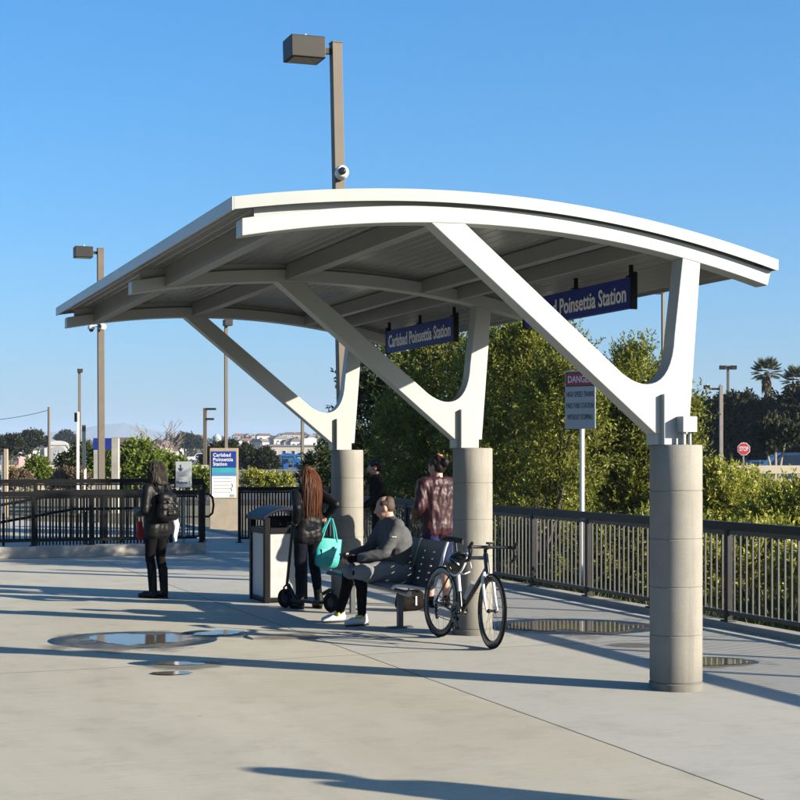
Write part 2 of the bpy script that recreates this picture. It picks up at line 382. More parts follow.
def cap(bm, p0, p1, r0, r1, seg=10, k=3):
    """tapered capsule, closed"""
    p0 = Vector(p0); p1 = Vector(p1); d = p1 - p0
    if d.length < 1e-5: d = Vector((0, 0, 1e-4))
    d.normalize(); x, y = frame_of(d)
    rings = []
    tipA = bm.verts.new(p0 - d * r0)
    for i in range(1, k + 1):
        t = -PI / 2 + PI / 2 * i / k
        rings.append([bm.verts.new(p0 + d * (math.sin(t) * r0) + (x * math.cos(2 * PI * j / seg) + y * math.sin(2 * PI * j / seg)) * (math.cos(t) * r0)) for j in range(seg)])
    for i in range(0, k):
        t = PI / 2 * i / k
        rings.append([bm.verts.new(p1 + d * (math.sin(t) * r1) + (x * math.cos(2 * PI * j / seg) + y * math.sin(2 * PI * j / seg)) * (math.cos(t) * r1)) for j in range(seg)])
    tipB = bm.verts.new(p1 + d * r1)
    for j in range(seg): bm.faces.new((tipA, rings[0][(j + 1) % seg], rings[0][j]))
    for A, B in zip(rings, rings[1:]):
        for j in range(seg): bm.faces.new((A[j], A[(j + 1) % seg], B[(j + 1) % seg], B[j]))
    for j in range(seg): bm.faces.new((tipB, rings[-1][j], rings[-1][(j + 1) % seg]))
    return bm
def solid(name, bm, m, parent, voxel=.011, smooth=4, amp=0., nscale=(9, 9, 9), amp2=0.):
    bmesh.ops.recalc_face_normals(bm, faces=bm.faces)
    me = bpy.data.meshes.new('tmp'); bm.to_mesh(me); bm.free()
    o = bpy.data.objects.new('tmp', me)
    md = o.modifiers.new('r', 'REMESH'); md.mode = 'VOXEL'; md.voxel_size = voxel
    if smooth:
        s = o.modifiers.new('s', 'SMOOTH'); s.factor = .5; s.iterations = smooth
    me2 = baked(o); me2.name = name
    bpy.data.objects.remove(o); bpy.data.meshes.remove(me)
    if amp:
        off = Vector((random.random() * 9, random.random() * 9, 3)); n = len(me2.vertices)
        co = np.empty(n * 3, np.float32); no = np.empty(n * 3, np.float32)
        me2.vertices.foreach_get('co', co); me2.vertices.foreach_get('normal', no); co = co.reshape(-1, 3); no = no.reshape(-1, 3)
        qs = co * np.array(nscale) + np.array(off); dsp = np.empty(n)
        for i in range(n):
            q = Vector(qs[i]); dsp[i] = amp * (.6 - 2 * abs(noise.noise(q))) + amp2 * noise.noise(q * 3.1)
        me2.vertices.foreach_set('co', (co + no * dsp[:, None]).reshape(-1).astype(np.float32)); me2.update()
    for p in me2.polygons: p.use_smooth = True
    return link_mesh(name, me2, m, parent)
def text(name, body, size, m, parent, M, sx=1., extrude=.002, width=None, align='LEFT', bold=0., space=1.):
    cu = bpy.data.curves.new(name, 'FONT'); cu.body = body; cu.size = size; cu.extrude = extrude
    cu.align_x = align; cu.resolution_u = 3; cu.offset = bold; cu.space_character = space
    o = bpy.data.objects.new('tmp', cu)
    me = baked(o); me.name = name
    bpy.data.objects.remove(o); bpy.data.curves.remove(cu)
    xs = [v.co.x for v in me.vertices]
    if width: sx = width / (max(xs) - min(xs))
    me.transform(M @ Matrix.Diagonal((sx, 1, 1, 1)))
    return link_mesh(name, me, m, parent)
# text standing upright, read from the -y side of its parent (x to the right)
def TM(x, y, z): return Matrix.Translation((x, y, z)) @ Matrix.Rotation(PI / 2, 4, 'X')
# text read from the -x side (its right end towards -y)
def TMX(x, y, z): return Matrix.Translation((x, y, z)) @ Matrix.Rotation(-PI / 2, 4, 'Z') @ Matrix.Rotation(PI / 2, 4, 'X')
# ================================================================== SETTING
def grid_ground(name, xs, ys, hf, m):
    vs = [(x, y, hf(x, y)) for y in ys for x in xs]; nx = len(xs)
    fs = [(j * nx + i, j * nx + i + 1, (j + 1) * nx + i + 1, (j + 1) * nx + i) for j in range(len(ys) - 1) for i in range(nx - 1)]
    me = bpy.data.meshes.new(name); me.from_pydata(vs, [], fs)
    for p in me.polygons: p.use_smooth = True
    return tag(link_mesh(name, me, m), kind='structure')
def sst(a, b, x):
    t = min(1, max(0, (x - a) / (b - a))); return t * t * (3 - 2 * t)
def terrain_h(x, y):
    h = -.16 + .30 * sst(36, 70, y) + .75 * sst(90, 320, y)
    amp = 9 + 5.5 * sst(-260, -60, x) + 2 * math.sin(x * .011) 
    h += amp * sst(480, 980, y) * (1 - .7 * sst(1100, 1900, y))
    if y > 400: h += 1.6 * noise.noise(Vector((x * .006, y * .006, 1))) * sst(400, 700, y)
    return h
xs = [-5200, -3000, -1800] + list(range(-1200, 1201, 40)) + [1800, 3000, 5200]
xs = sorted(set(xs + [-30, -20, -10, 10, 20, 30]))
ys = [-60, -20, -5, 0, 5, 10, 15, 20, 25, 30, 36, 42, 50, 60, 70, 80, 100, 130, 170, 210, 260, 320, 400] + list(range(440, 1240, 40)) + [1300, 1500, 1900, 2600, 3600, 5600]
grid_ground('terrain', xs, ys, terrain_h, terrain_mat)

bm = BM(); prism(bm, [(-26, -17), (2.72, -17), (2.72, 27), (-.5, 31), (-4, 42), (-26, 46)], 'z', -.25, 0)
o = struct('station_pavement', bm, pavement_concrete); o.location = C1; o.rotation_euler[2] = ROW
bm = BM(); box(bm, (2.63, 5, .012), (.17, 44, .10))
o = struct('pavement_kerb', bm, kerb_concrete, bevel=.01); o.location = C1; o.rotation_euler[2] = ROW
bm = BM(); box(bm, (22, 68, .10), (60, 30, .2)); struct('parking_lot', bm, asphalt)
bm = BM(); box(bm, (-22, 250, terrain_h(0, 250) + .12), (60, 110, .1)); struct('far_car_park', bm, asphalt)

# far mountains
def ridge(name, Z, pts, depth):
    bm = BM(); fr = []; tp = []; bk = []
    for x, y in pts:
        p = AT(x, Z); fr.append(bm.verts.new((p.x, Z - depth, -2))); tp.append(bm.verts.new((p.x, Z, HY(y, Z)))); bk.append(bm.verts.new((p.x, Z + depth, -2)))
    for i in range(len(pts) - 1):
        bm.faces.new((fr[i], fr[i + 1], tp[i + 1], tp[i])); bm.faces.new((tp[i], tp[i + 1], bk[i + 1], bk[i]))
    return struct(name, bm, hill_mat)
pts = []
for i in range(60):
    x = -300 + i * 25
    y = 437 - 13 * math.exp(-((x - 118) / 42) ** 2) - 4 * math.exp(-((x - 40) / 60) ** 2) - 3 * noise.noise(Vector((x * .02, 3, 1))) + max(0, (x - 330) * .03)
    pts.append((x, y))
ridge('mountain', 4600, pts, 500)

# puddles
def puddle(name, x0, x1, y0, y1, lobes, m, z, seed):
    rr = random.Random(seed)
    c = G((x0 + x1) / 2, (y0 + y1) / 2); l = G(x0, (y0 + y1) / 2); r = G(x1, (y0 + y1) / 2)
    rx = (r.x - l.x) / 2; rz = (G(x0, y0).y - G(x0, y1).y) / 2
    bm = BM(); vs = []; n = 220; ph = [rr.random() * 6 for _ in range(5)]
    for i in range(n):
        t = 2 * PI * i / n
        k = 1.18
        vs.append(bm.verts.new((rx * k * math.cos(t), rz * k * math.sin(t), 0)))
    bm.faces.new(vs)
    o = struct(name, bm, m); o.location = (c.x, c.y, z); return o
puddle('puddle_margin', 36, 236, 630, 652, .14, wet_concrete, .004, 3)
puddle('puddle', 62, 206, 632.5, 648, .12, puddle_water, .008, 4)
puddle('puddle', 188, 252, 630, 637, .2, puddle_water, .008, 6)
puddle('puddle_margin', 130, 230, 660, 671, .2, wet_concrete, .004, 5)
puddle('puddle', 134, 208, 661, 666.5, .22, puddle_water, .008, 5)
puddle('puddle', 150, 196, 672, 675.5, .25, puddle_water, .008, 8)
puddle('puddle_margin', 482, 668, 616, 638, .14, wet_concrete, .004, 9)
puddle('puddle', 494, 646, 619.5, 634, .13, puddle_water, .008, 9)
puddle('puddle_margin', 632, 770, 655, 669, .18, wet_concrete, .004, 12)
puddle('puddle', 650, 752, 657.5, 666, .2, puddle_water, .008, 12)
puddle('puddle_margin', 596, 660, 643, 648, .3, wet_concrete, .005, 14)
puddle('puddle_margin', 250, 330, 633, 641, .3, wet_concrete, .005, 21)

# ================================================================== SHELTER
sh = thing('station_shelter', 'white steel platform shelter with a curved roof on three round concrete columns', 'shelter', C1, ROW)
colprof = [(.197, 0.0), (.197, .050), (.186, .054), (.186, .060)]
zs = [.06, .404, .757, 1.108, 1.459, 1.796]
for i in range(5):
    z0, z1 = zs[i], zs[i + 1]
    colprof += [(.192, z0 + .006), (.192, z1 - .006), (.187, z1 - .002), (.187, z1 + .002)] if i < 4 else [(.192, z0 + .006), (.192, z1 - .008), (.186, z1)]
colprof += [(0, 1.796)]
def bot(a): return 3.318 - .058 * (a + 1.6) ** 2
def dtop(a): return 3.525 - .052 * (a + 1.75) ** 2
NA = 44
for k in range(3):
    b0 = k * SP
    bm = BM(); lathe(bm, [(0, 0)] + colprof, 56); bmesh.ops.translate(bm, verts=bm.verts, vec=(0, b0, 0))
    obj('column', bm, column_concrete, sh, smooth=True)
    # arched roof beam
    aa = [-3.325 + (.755 + 3.325) * i / NA for i in range(NA + 1)]
    poly = [(a, bot(a)) for a in aa] + [(a - .0 + (.03 if i == 0 else 0), bot(a) + .115) for i, a in enumerate(aa[::-1])]
    bm = BM(); prism(bm, poly, 'y', b0 - .075, b0 + .075)
    obj('roof_beam', bm, white_steel, sh, bevel=.006)
    poly = [(a, bot(a) + .116) for a in aa[1:-1]] + [(a, dtop(a) - .052) for a in aa[1:-1][::-1]]
    bm = BM(); prism(bm, poly, 'y', b0 - .035, b0 + .035)
    obj('beam_filler_plate', bm, grey_trim, sh)
    # V brace
    cur = []
    P0, P1, P2, P3 = Vector((-.50, 2.316)), Vector((-.30, 2.17)), Vector((-.075, 2.20)), Vector((-.058, 2.60))
    for i in range(15):
        t = i / 14; q = P0 * (1 - t) ** 3 + P1 * 3 * t * (1 - t) ** 2 + P2 * 3 * t * t * (1 - t) + P3 * t ** 3; cur.append((q.x, q.y))
    poly = [(-1.99, bot(-1.99) + .002), (-.216, 1.876), (.066, 1.876), (.165, bot(.165) + .002), (.012, bot(.012) + .002)] + cur[::-1] + [(-1.735, bot(-1.735) + .002)]
    bm = BM(); prism(bm, poly, 'y', b0 - .072, b0 + .072)
    obj('roof_brace', bm, white_steel, sh, bevel=.006, ang=50)
    bm = BM(); box(bm, (-.08, b0, 1.981), (.187, .235, .370)); obj('brace_bracket', bm, white_steel, sh, bevel=.005)
    bm = BM(); box(bm, (-.155, b0, 1.836), (.115, .13, .078)); obj('base_block', bm, white_steel, sh)
bm = BM(); box(bm, (-.012, -.165, 1.945), (.12, .09, .115)); o = obj('junction_box', bm, white_steel, sh, bevel=.004)
bm = BM(); tube(bm, [(-.04, -.165, 1.797), (-.04, -.165, 1.886)], .014, 10); tube(bm, [(.012, -.165, 1.797), (.012, -.165, 1.886)], .014, 10)
obj('conduit', bm, galv, o, smooth=True)
# roof deck: boards along the row, grooves between them
A0, A1, B0, B1 = -3.39, .80, -.125, 2 * SP + .20
def deck_poly():
    top = [A0 + (A1 - A0) * i / 60 for i in range(61)]
    low = []; a = A0 + .015; w = .101
    while a + w < A1 - .01:
        low += [(a, dtop(a) - .040), (a + .008, dtop(a) - .052), (a + w - .008, dtop(a + w) - .052), (a + w, dtop(a + w) - .040)]
        a += w
    low.append((A1 - .01, dtop(A1) - .045))
    return [(a, dtop(a) - .004) for a in top][::-1] + low
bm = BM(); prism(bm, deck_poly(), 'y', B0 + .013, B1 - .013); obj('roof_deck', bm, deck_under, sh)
for y0, y1 in ((B0, B0 + .012), (B1 - .012, B1)):
    aa = [A0 + (A1 - A0) * i / 60 for i in range(61)]
    poly = [(a, dtop(a) - .078) for a in aa] + [(a, dtop(a) + .004) for a in aa[::-1]]
    bm = BM(); prism(bm, poly, 'y', y0, y1); obj('fascia', bm, fascia_steel, sh)
bm = BM(); box(bm, (A0 - .008, (B0 + B1) / 2, dtop(A0) - .040), (.012, B1 - B0, .088)); obj('eave_trim', bm, grey_trim, sh)
bm = BM(); box(bm, (A1 + .008, (B0 + B1) / 2, dtop(A1) - .036), (.012, B1 - B0, .08)); obj('eave_trim', bm, grey_trim, sh)
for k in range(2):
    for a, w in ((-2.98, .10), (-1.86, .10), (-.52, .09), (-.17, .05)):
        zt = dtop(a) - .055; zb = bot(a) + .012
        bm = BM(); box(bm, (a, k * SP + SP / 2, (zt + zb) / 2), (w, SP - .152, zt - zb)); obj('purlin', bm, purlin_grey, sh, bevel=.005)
    bm = BM(); tube(bm, [(-.36, k * SP + .08, bot(-.36) + .10), (-.36, k * SP + SP - .08, bot(-.36) + .10)], .02, 10); obj('ceiling_conduit', bm, galv, sh, smooth=True)

def hang_sign(b0, b1, label):
    t = thing('station_name_sign', label, 'sign', ABW(.2, b0, 2.905), ROW, 'station name signs under the shelter roof')
    L = b1 - b0
    bm = BM(); box(bm, (0, L / 2, .125), (.05, L, .25)); obj('sign_panel', bm, sign_blue, t, bevel=.004)
    for s in (-1,):
        text('lettering', 'Carlsbad Poinsettia Station', .195, letter_white, t, TMX(-.026, L - .07, .058), width=L - .14, bold=.003)
    o2 = text('lettering', 'Carlsbad Poinsettia Station', .165, sign_white, t, Matrix.Translation((.026, .07, .066)) @ Matrix.Rotation(PI / 2, 4, 'Z') @ Matrix.Rotation(PI / 2, 4, 'X'), width=L - .14, bold=.0028)
    for y in (.03, L / 2, L - .03):
        bm = BM(); box(bm, (0, y, .30), (.03, .02, .10)); box(bm, (0, y, .257), (.07, .05, .012)); obj('hanger', bm, black_paint, t)
    for y in (-.012, L + .012):
        bm = BM(); box(bm, (0, y, .14), (.056, .02, .30)); obj('end_cap', bm, black_paint, t)
hang_sign(.955, 2.87, 'nearer blue station name sign, its first letters hidden by the front white brace')
hang_sign(4.50, 6.41, 'farther blue station name sign, between the middle and back braces of the shelter')

# ================================================================== LAMPS
def lamp_post(pos, h, label, w=.14, tilt=0., head=True, arm=.14, rot=ROW, hs=1., double=False, mp=bronze, group=None, drop=0.):
    t = thing('street_lamp', label, 'street lamp', pos, rot, group)
    t.rotation_euler = (0, tilt, rot)
    bm = BM(); box(bm, (0, 0, h / 2), (w, w, h)); box(bm, (0, 0, h + .01), (w + .012, w + .012, .02)); obj('pole', bm, mp, t, bevel=.006)
    bm = BM(); box(bm, (0, 0, .04), (w * 2.2, w * 2.2, .05)); obj('base_plate', bm, mp, t, bevel=.01)
    for s in ((-1, 1) if double else (-1,)):
        bm = BM(); box(bm, (s * (w / 2 + arm / 2), 0, h - .11), (arm, .06, .075)); obj('arm', bm, bronze_dark, t)
        cx = s * (w / 2 + arm + .24 * hs)
        bm = BM(); prism(bm, [(cx - .24 * hs, h - .26 * hs), (cx + .24 * hs, h - .26 * hs), (cx + .24 * hs, h + .03), (cx - .24 * hs, h + .03)], 'y', -.20 * hs, .20 * hs)
        hd = obj('lamp_head', bm, bronze_dark, t, bevel=.012)
        bm = BM(); box(bm, (cx, 0, h - .262 * hs), (.40 * hs, .32 * hs, .012)); obj('lens', bm, pmat_lens, hd)
        bm = BM(); lathe(bm, [(0, 0), (.025, 0), (.025, .05), (.012, .07), (0, .07)], 10, Matrix.Translation((cx + .02, 0, h + .03))); obj('photocell', bm, silver, hd)
    return t
pmat_lens = pmat('lamp_lens', (.30, .27, .20), .25, var=.1)
GL = 'tall parking and platform lamps'
lamp_post((-.726, 20.0, 0), 7.32, 'tall bronze street lamp rising above the shelter roof with a box head', tilt=-.0216, group=GL)
p = AT(101.5, 40); lamp_post((p.x, p.y, -.1), HY(249, 40) + .1, 'bronze street lamp left of the shelter, carrying two white cameras', tilt=-.004, group=GL, w=.17)
p = AT(226, 62); lamp_post((p.x, p.y, 0), HY(321, 62), 'slim lamp under the left roof edge, behind the blue station pylon', w=.13, hs=.85, rot=ROW + PI / 2, arm=.02, group=GL)
p = AT(79.5, 92); lamp_post((p.x, p.y, 0), HY(369.5, 92), 'thin distant lamp beside the white post at left', w=.16, hs=.75, rot=1.9, arm=.02, group=GL)
p = AT(302.5, 73); lamp_post((p.x, p.y, 0), 4.35, 'short distant pole lamp below the left arm of the back brace', w=.14, hs=.6, group=GL)
p = AT(663, 60); lamp_post((p.x, p.y, 0), HY(289, 60), 'thin lamp seen through the front brace beside the danger sign', w=.11, hs=.8, rot=ROW, arm=.0, group=GL)
p = AT(728, 90); lamp_post((p.x, p.y, 0), HY(366, 90), 'lamp with two level heads like a T above the dark trees', w=.14, hs=.8, rot=0, arm=.06, double=True, group=GL)
p = AT(721, 55); lamp_post((p.x, p.y, 0), HY(386, 55), 'lamp with one long arm to the left in front of the dark trees', w=.13, hs=.45, rot=0, arm=.36, group=GL, mp=pmat('weathered_pole', (.30, .25, .22), .6))
# pole with two level lights at left
p = AT(205, 73); t = thing('street_lamp', 'short pole with two flat lights on one side above the white pickup', 'street lamp', p, 0, GL)
h = HY(408, 73)
bm = BM(); box(bm, (0, 0, h / 2), (.17, .17, h)); obj('pole', bm, bronze, t)
for z, l in ((h - .05, .46), (h - .55, .36)):
    bm = BM(); box(bm, (.08 + l / 2, 0, z), (l, .22, .10)); obj('lamp_head', bm, bronze_dark, t)

def dome_camera(label, pos, rotz, arm):
    t = thing('security_camera', label, 'camera', pos, rotz, 'white security cameras on lamp posts')
    bm = BM(); tube(bm, [(0, 0, 0), (-arm * .4, 0, .03), (-arm, 0, 0)], .028, 10); obj('arm', bm, white_paint, t, smooth=True)
    bm = BM(); lathe(bm, [(0, .11), (.05, .105), (.085, .07), (.095, .02), (.095, -.01), (0, -.01)], 20, Matrix.Translation((-arm, 0, -.05))); b = obj('housing', bm, white_paint, t, smooth=True)
    bm = BM(); ell(bm, (-arm, 0, -.065), (.07, .07, .075)); obj('dome', bm, glass_dark, b, smooth=True)
def bullet_camera(label, pos, rotz):
    t = thing('security_camera', label, 'camera', pos, rotz, 'white security cameras on lamp posts')
    M = Matrix.Rotation(PI / 2, 4, 'X')
    bm = BM(); lathe(bm, [(0, -.02), (.075, -.02), (.092, .02), (.092, .14), (.07, .19), (0, .19)], 22, Matrix.Translation((0, .02, 0)) @ M); b = obj('housing', bm, white_paint, t, smooth=False, bevel=.006)
    bm = BM(); lathe(bm, [(0, 0), (.05, 0), (.05, .03), (.035, .045), (0, .05)], 18, Matrix.Translation((0, -.168, 0)) @ M); obj('lens', bm, glass_dark, b, smooth=True)
    bm = BM(); box(bm, (0, .06, 0), (.06, .08, .06)); obj('mount', bm, white_paint, t)
bullet_camera('round white camera facing out from the tall lamp post just above the roof', (-.822 + .03, 19.87, HY(174, 19.9)), ROW * .3)
p = AT(99.5, 39.9)
dome_camera('white dome camera hanging on an arm left of the lamp post', (p.x - .02, 39.9, HY(327, 39.9)), .2, .20)
bullet_camera('white box camera on the lamp post beside the hanging dome camera', (p.x + .12, 39.82, HY(327, 39.9)), -.4)

# ================================================================== FENCES
def fence(name, label, loc, rotz, L, posts, h=1.05, gap=.1, foot=0., mp=None, pw=.02, z0=.09, mpan=None, group=None, rail=.085):
    t = thing(name, label, 'fence', loc, rotz, group)
    m1 = mp or black_paint; m2 = mpan or m1
    bm = BM(); box(bm, (L / 2, 0, h - rail / 2), (L, .065, rail)); obj('top_rail', bm, m1, t, bevel=.006)
    for x in posts:
        bm = BM(); box(bm, (x, 0, (h - rail - foot) / 2), (.062, .062, h - rail + foot - .004)); box(bm, (x, 0, .008 - foot), (.13, .11, .014)); obj('post', bm, m1, t, bevel=.004)
    ps = sorted(set([0.] + list(posts) + [L]))
    for a, b in zip(ps, ps[1:]):
        if b - a < .2: continue
        bm = BM(); box(bm, ((a + b) / 2, 0, z0), (b - a - .066, .045, .04)); box(bm, ((a + b) / 2, 0, h - rail - .022), (b - a - .066, .04, .035))
        n = max(1, round((b - a) / gap)); s = (b - a) / n
        for i in range(1, n):
            box(bm, (a + i * s, 0, (z0 + h - rail) / 2 - .01), (pw, pw, h - rail - z0 - .06))
        obj('picket_panel', bm, m2, t)
    return t
post_b = [3.16 + 1.445 * i for i in range(-4, 10)]
b_start = post_b[0] - .7
fence('guard_rail', 'long dark guard rail of pickets along the right edge, before the bushes', ABW(2.6, b_start, .062), ROW + PI / 2, 19.6, [b - b_start for b in post_b], h=1.0, gap=.107, mp=shaded_rail_paint, mpan=sunlit_picket_paint, pw=.017)
# left ramp fences on a kerb
kx = G(206, 554)
KL = 7.2
def left_pt(s, off=0.): return kx - U * s + D * off
t = tag(obj('kerb_wall', mb((-KL / 2, .13, .10), (KL, .26, .20)), kerb_concrete, bevel=.012, loc=kx, rotz=ROW), 'low concrete kerb under the black ramp fence at left', 'kerb')
fence('guard_rail', 'black fence standing on the low kerb, nearest of the fences at left', left_pt(KL, .13) + Vector((0, 0, .20)), ROW, KL - .1, [.3 + i * .98 for i in range(8)], h=.93, gap=.105, group='black fences round the ramp')
fence('guard_rail', 'black close-barred fence just behind the kerb fence', left_pt(2.75, 1.7), ROW, 2.6, [0.03, 1.25, 2.5], h=1.12, gap=.062, pw=.026, group='black fences round the ramp')
fence('guard_rail', 'black fence with a level rail farthest back behind the ramp', left_pt(KL + 2, 4.2), ROW, 10.2, [i * 1.7 for i in range(7)], h=1.28, gap=.10, group='black fences round the ramp')
# sloping handrails
t = thing('handrail', 'black sloping handrail behind the kerb fence', 'handrail', left_pt(KL, .75), ROW)
for z in (.42, .72):
    bm = BM(); tube(bm, [(0.2, 0, z - .55), (2.2, 0, z - .1), (KL - 2.2, 0, z + .38), (KL - .4, 0, z + .38)], .024, 8); obj('rail', bm, black_paint, t, smooth=True)
for x in (.6, 2.2, 3.8, 5.2, 6.6):
    bm = BM(); box(bm, (x, 0, .3), (.04, .04, .9)); obj('post', bm, black_paint, t)
t = thing('handrail', 'black D shaped handrail end beside the blue pylon', 'handrail', left_pt(.02, .13) + Vector((0, 0, .2)), ROW)
bm = BM(); tube(bm, [(0, 0, .86), (.10, 0, .86), (.17, 0, .80), (.19, 0, .66), (.17, 0, .52), (.10, 0, .46), (0, 0, .46)], .02, 10); obj('rail', bm, black_paint, t, smooth=True)
bm = BM(); box(bm, (-.03, 0, .47), (.07, .07, .94)); obj('post', bm, black_paint, t)
# fence beyond the litter bin
pz = AT(238, 29.5)
fence('guard_rail', 'black fence behind the litter bin and the pylon', (pz.x, pz.y, 0), ROW * .5, 3.2, [.03, 1.6, 3.1], h=1.12, gap=.06, pw=.03)
pz = AT(236, 70)
fence('chain_fence', 'low grey distant fence before the blue shelters', (pz.x, pz.y, .0), 0, 6.5, [0, 1.6, 3.2, 4.8, 6.4], h=1.15, gap=.12, mp=pmat('faded_grey', (.16, .16, .16), .8), pw=.04)

# ================================================================== SIGNS
pz = G(581, 603); 
def post_sign(name, label, pos, rotz): return thing(name, label, 'sign', pos, rotz)
Z = 19.3; q = AT(582, Z)
t = post_sign('danger_sign', 'grey danger sign with a red heading on a white pole behind the right fence', (q.x, q.y, -.1), -.66)
bm = BM(); lathe(bm, [(0, 0), (.032, 0), (.032, HY(372, Z) + .1), (0, HY(372, Z) + .1)], 14); obj('post', bm, white_paint, t, smooth=False)
zb, zt = HY(429, Z) + .1, HY(370.5, Z) + .1
bm = BM(); box(bm, (0, -.045, (zb + zt) / 2), (.46, .012, zt - zb)); pn = obj('panel', bm, sign_grey, t, bevel=.006)
bm = BM(); box(bm, (0, -.0535, zt - .115), (.43, .004, .19)); obj('heading_border', bm, sign_black, pn)
bm = BM(); box(bm, (0, -.0575, zt - .115), (.40, .004, .16), None); obj('heading_panel', bm, sign_red, pn)
text('lettering', 'DANGER', .125, sign_white, pn, TM(0, -.060, zt - .158), width=.36, align='CENTER', bold=.002)
for i, s in enumerate(('HIGH SPEED TRAINS', 'PASS THRU STATION', 'WITHOUT STOPPING')):
    text('lettering', s, .10, print_grey if False else sign_black, pn, TM(0, -.0525, zt - .345 - i * .15), width=.41 if i < 2 else .38, align='CENTER')
# platform sign at the kerb
q = kx - U * .32 + D * .34
Zs = q.y
t = post_sign('platform_sign', 'small pale blue-grey sign with a down arrow on a pole by the kerb', (q.x, q.y, 0), .05)
zb, zt = HY(487.5, Zs), HY(461.5, Zs)
bm = BM(); lathe(bm, [(0, 0), (.028, 0), (.028, zt - .02), (0, zt - .02)], 12); obj('post', bm, galv, t, smooth=True)
bm = BM(); box(bm, (0, -.04, (zb + zt) / 2), (.285, .012, zt - zb)); pn = obj('panel', bm, sign_grey, t, bevel=.01)
bm = BM(); box(bm, (-.05, -.0485, zt - .10), (.018, .004, .09)); prism(bm, [(-.095, zt - .125), (-.05, zt - .175), (-.005, zt - .125), (-.02, zt - .115), (-.05, zt - .15), (-.08, zt - .115)], 'y', -.0505, -.0465); obj('arrow', bm, sign_black, pn)
bm = BM(); box(bm, (-.0, -.0485, zt - .245), (.19, .004, .035)); box(bm, (-.045, -.0485, zt - .31), (.10, .004, .016)); obj('print_line', bm, print_grey, pn)
text('lettering', 'Platform 2', .075, sign_black, pn, TM(0, -.047, zt - .40), width=.235, align='CENTER', bold=.001)
# info pylon
q = G(224, 531); Zp = q.y
t = post_sign('station_pylon', 'upright station pylon with a blue and white poster on a concrete base', q, .10)
W = .66; H1 = HY(499, Zp); H2 = HY(448, Zp)
bm = BM(); box(bm, (.03, .28, H1 / 2), (W + .06, .56, H1)); obj('base', bm, pylon_concrete, t, bevel=.012)
bm = BM(); box(bm, (0, .20, (H1 + H2) / 2), (W, .38, H2 - H1 - .004)); cs = obj('case', bm, tan_metal, t, bevel=.008)
PT = H2 - .075; PB = H1 + .03; PH = PT - PB
def pl(z0, z1, m, nm): obj(nm, mb((.0, .006 - .004, (z0 + z1) / 2), (W - .10, .014, z1 - z0)), m, cs)
pl(PB, PB + PH * .465, sign_white, 'poster_body'); pl(PB + PH * .467, PB + PH * .535, poster_sky, 'poster_band'); pl(PB + PH * .537, PB + PH * .645, poster_teal, 'poster_band'); pl(PB + PH * .647, PT, poster_blue, 'poster_heading')
for i, s in enumerate(('Carlsbad', 'Poinsettia', 'Station')):
    text('lettering', s, .115, sign_white, cs, TM(-W / 2 + .075, -.008, PT - .125 - i * .105), bold=.0025, sx=.95, space=1.06)
bm = BM()
for i in range(5):
    box(bm, (-.03, -.0075, PB + PH * (.42 - i * .075)), (W - .24, .003, .010))
tube(bm, [(.19, -.0075, PB + .16), (.17, -.0075, PB + .22), (.21, -.0075, PB + .27), (.19, -.0075, PB + .33)], .008, 6); box(bm, (.19, -.0075, PB + .05), (.10, .003, .06))
obj('print_line', bm, print_grey, cs)
obj('side_panel', mb((-W / 2 - .004, .20, (H1 + H2) / 2 - .02), (.012, .36, H2 - H1 - .08)), sign_blue, cs)
# stop sign
q = AT(743.5, 48)
t = post_sign('stop_sign', 'red octagonal stop sign rising out of the low bush at right', (q.x, q.y, .1), 0)
r = 6.2 * 48 / F / math.cos(PI / 8); zc = HY(449, 48) - .1
def octo(r): return [(r * math.cos(PI / 8 + k * PI / 4), zc + r * math.sin(PI / 8 + k * PI / 4)) for k in range(8)]
bm = BM(); prism(bm, octo(r * 1.0), 'y', -.045, -.035); pn = obj('panel', bm, sign_white, t)
bm = BM(); prism(bm, octo(r * .92), 'y', -.049, -.0455); obj('face', bm, pmat('stop_red', (.50, .03, .04), .45), pn)
text('lettering', 'STOP', .2, sign_white, pn, TM(0, -.0505, zc - .062), width=.29, align='CENTER', bold=.004)
bm = BM(); box(bm, (0, 0, (zc + r) / 2), (.05, .04, zc + r)); obj('post', bm, galv, t)

# ================================================================== LITTER BIN
q = G(264.5, 603.5)
t = thing('litter_bin', 'black framed litter bin with pale panels and an arched dark hood', 'litter bin', q, ROW)
W, Dp, H = .53, .66, 1.10
for x in (.035, W - .035):
    for y in (.035, Dp - .035):
        bm = BM(); box(bm, (x, y, .50), (.07, .07, 1.0)); obj('corner_post', bm, black_paint, t, bevel=.008)
bm = BM(); box(bm, (W / 2, Dp / 2, .035), (W - .02, Dp - .02, .05)); obj('base', bm, black_paint, t, bevel=.008)
for nm, c, s in (('front_panel', (W / 2, .03, .44), (W - .15, .02, .74)), ('rear_panel', (W / 2, Dp - .03, .44), (W - .15, .02, .74)), ('side_panel', (.03, Dp / 2, .44), (.02, Dp - .15, .74)), ('side_panel', (W - .03, Dp / 2, .44), (.02, Dp - .15, .74))):
    obj(nm, mb(c, s), bin_panel, t, bevel=.006)
bm = BM()
for c, s in (((W / 2, .035, .845), (W - .142, .06, .07)), ((W / 2, Dp - .035, .845), (W - .142, .06, .07)), ((.035, Dp / 2, .845), (.06, Dp - .142, .07)), ((W - .035, Dp / 2, .845), (.06, Dp - .142, .07))): box(bm, c, s)
obj('rim', bm, black_paint, t, bevel=.006)
bm = BM()
for c, s in (((W / 2, .05, .085), (W - .15, .05, .05)), ((.05, Dp / 2, .085), (.05, Dp - .15, .05))): box(bm, c, s)
obj('lower_trim', bm, silver, t, bevel=.005)
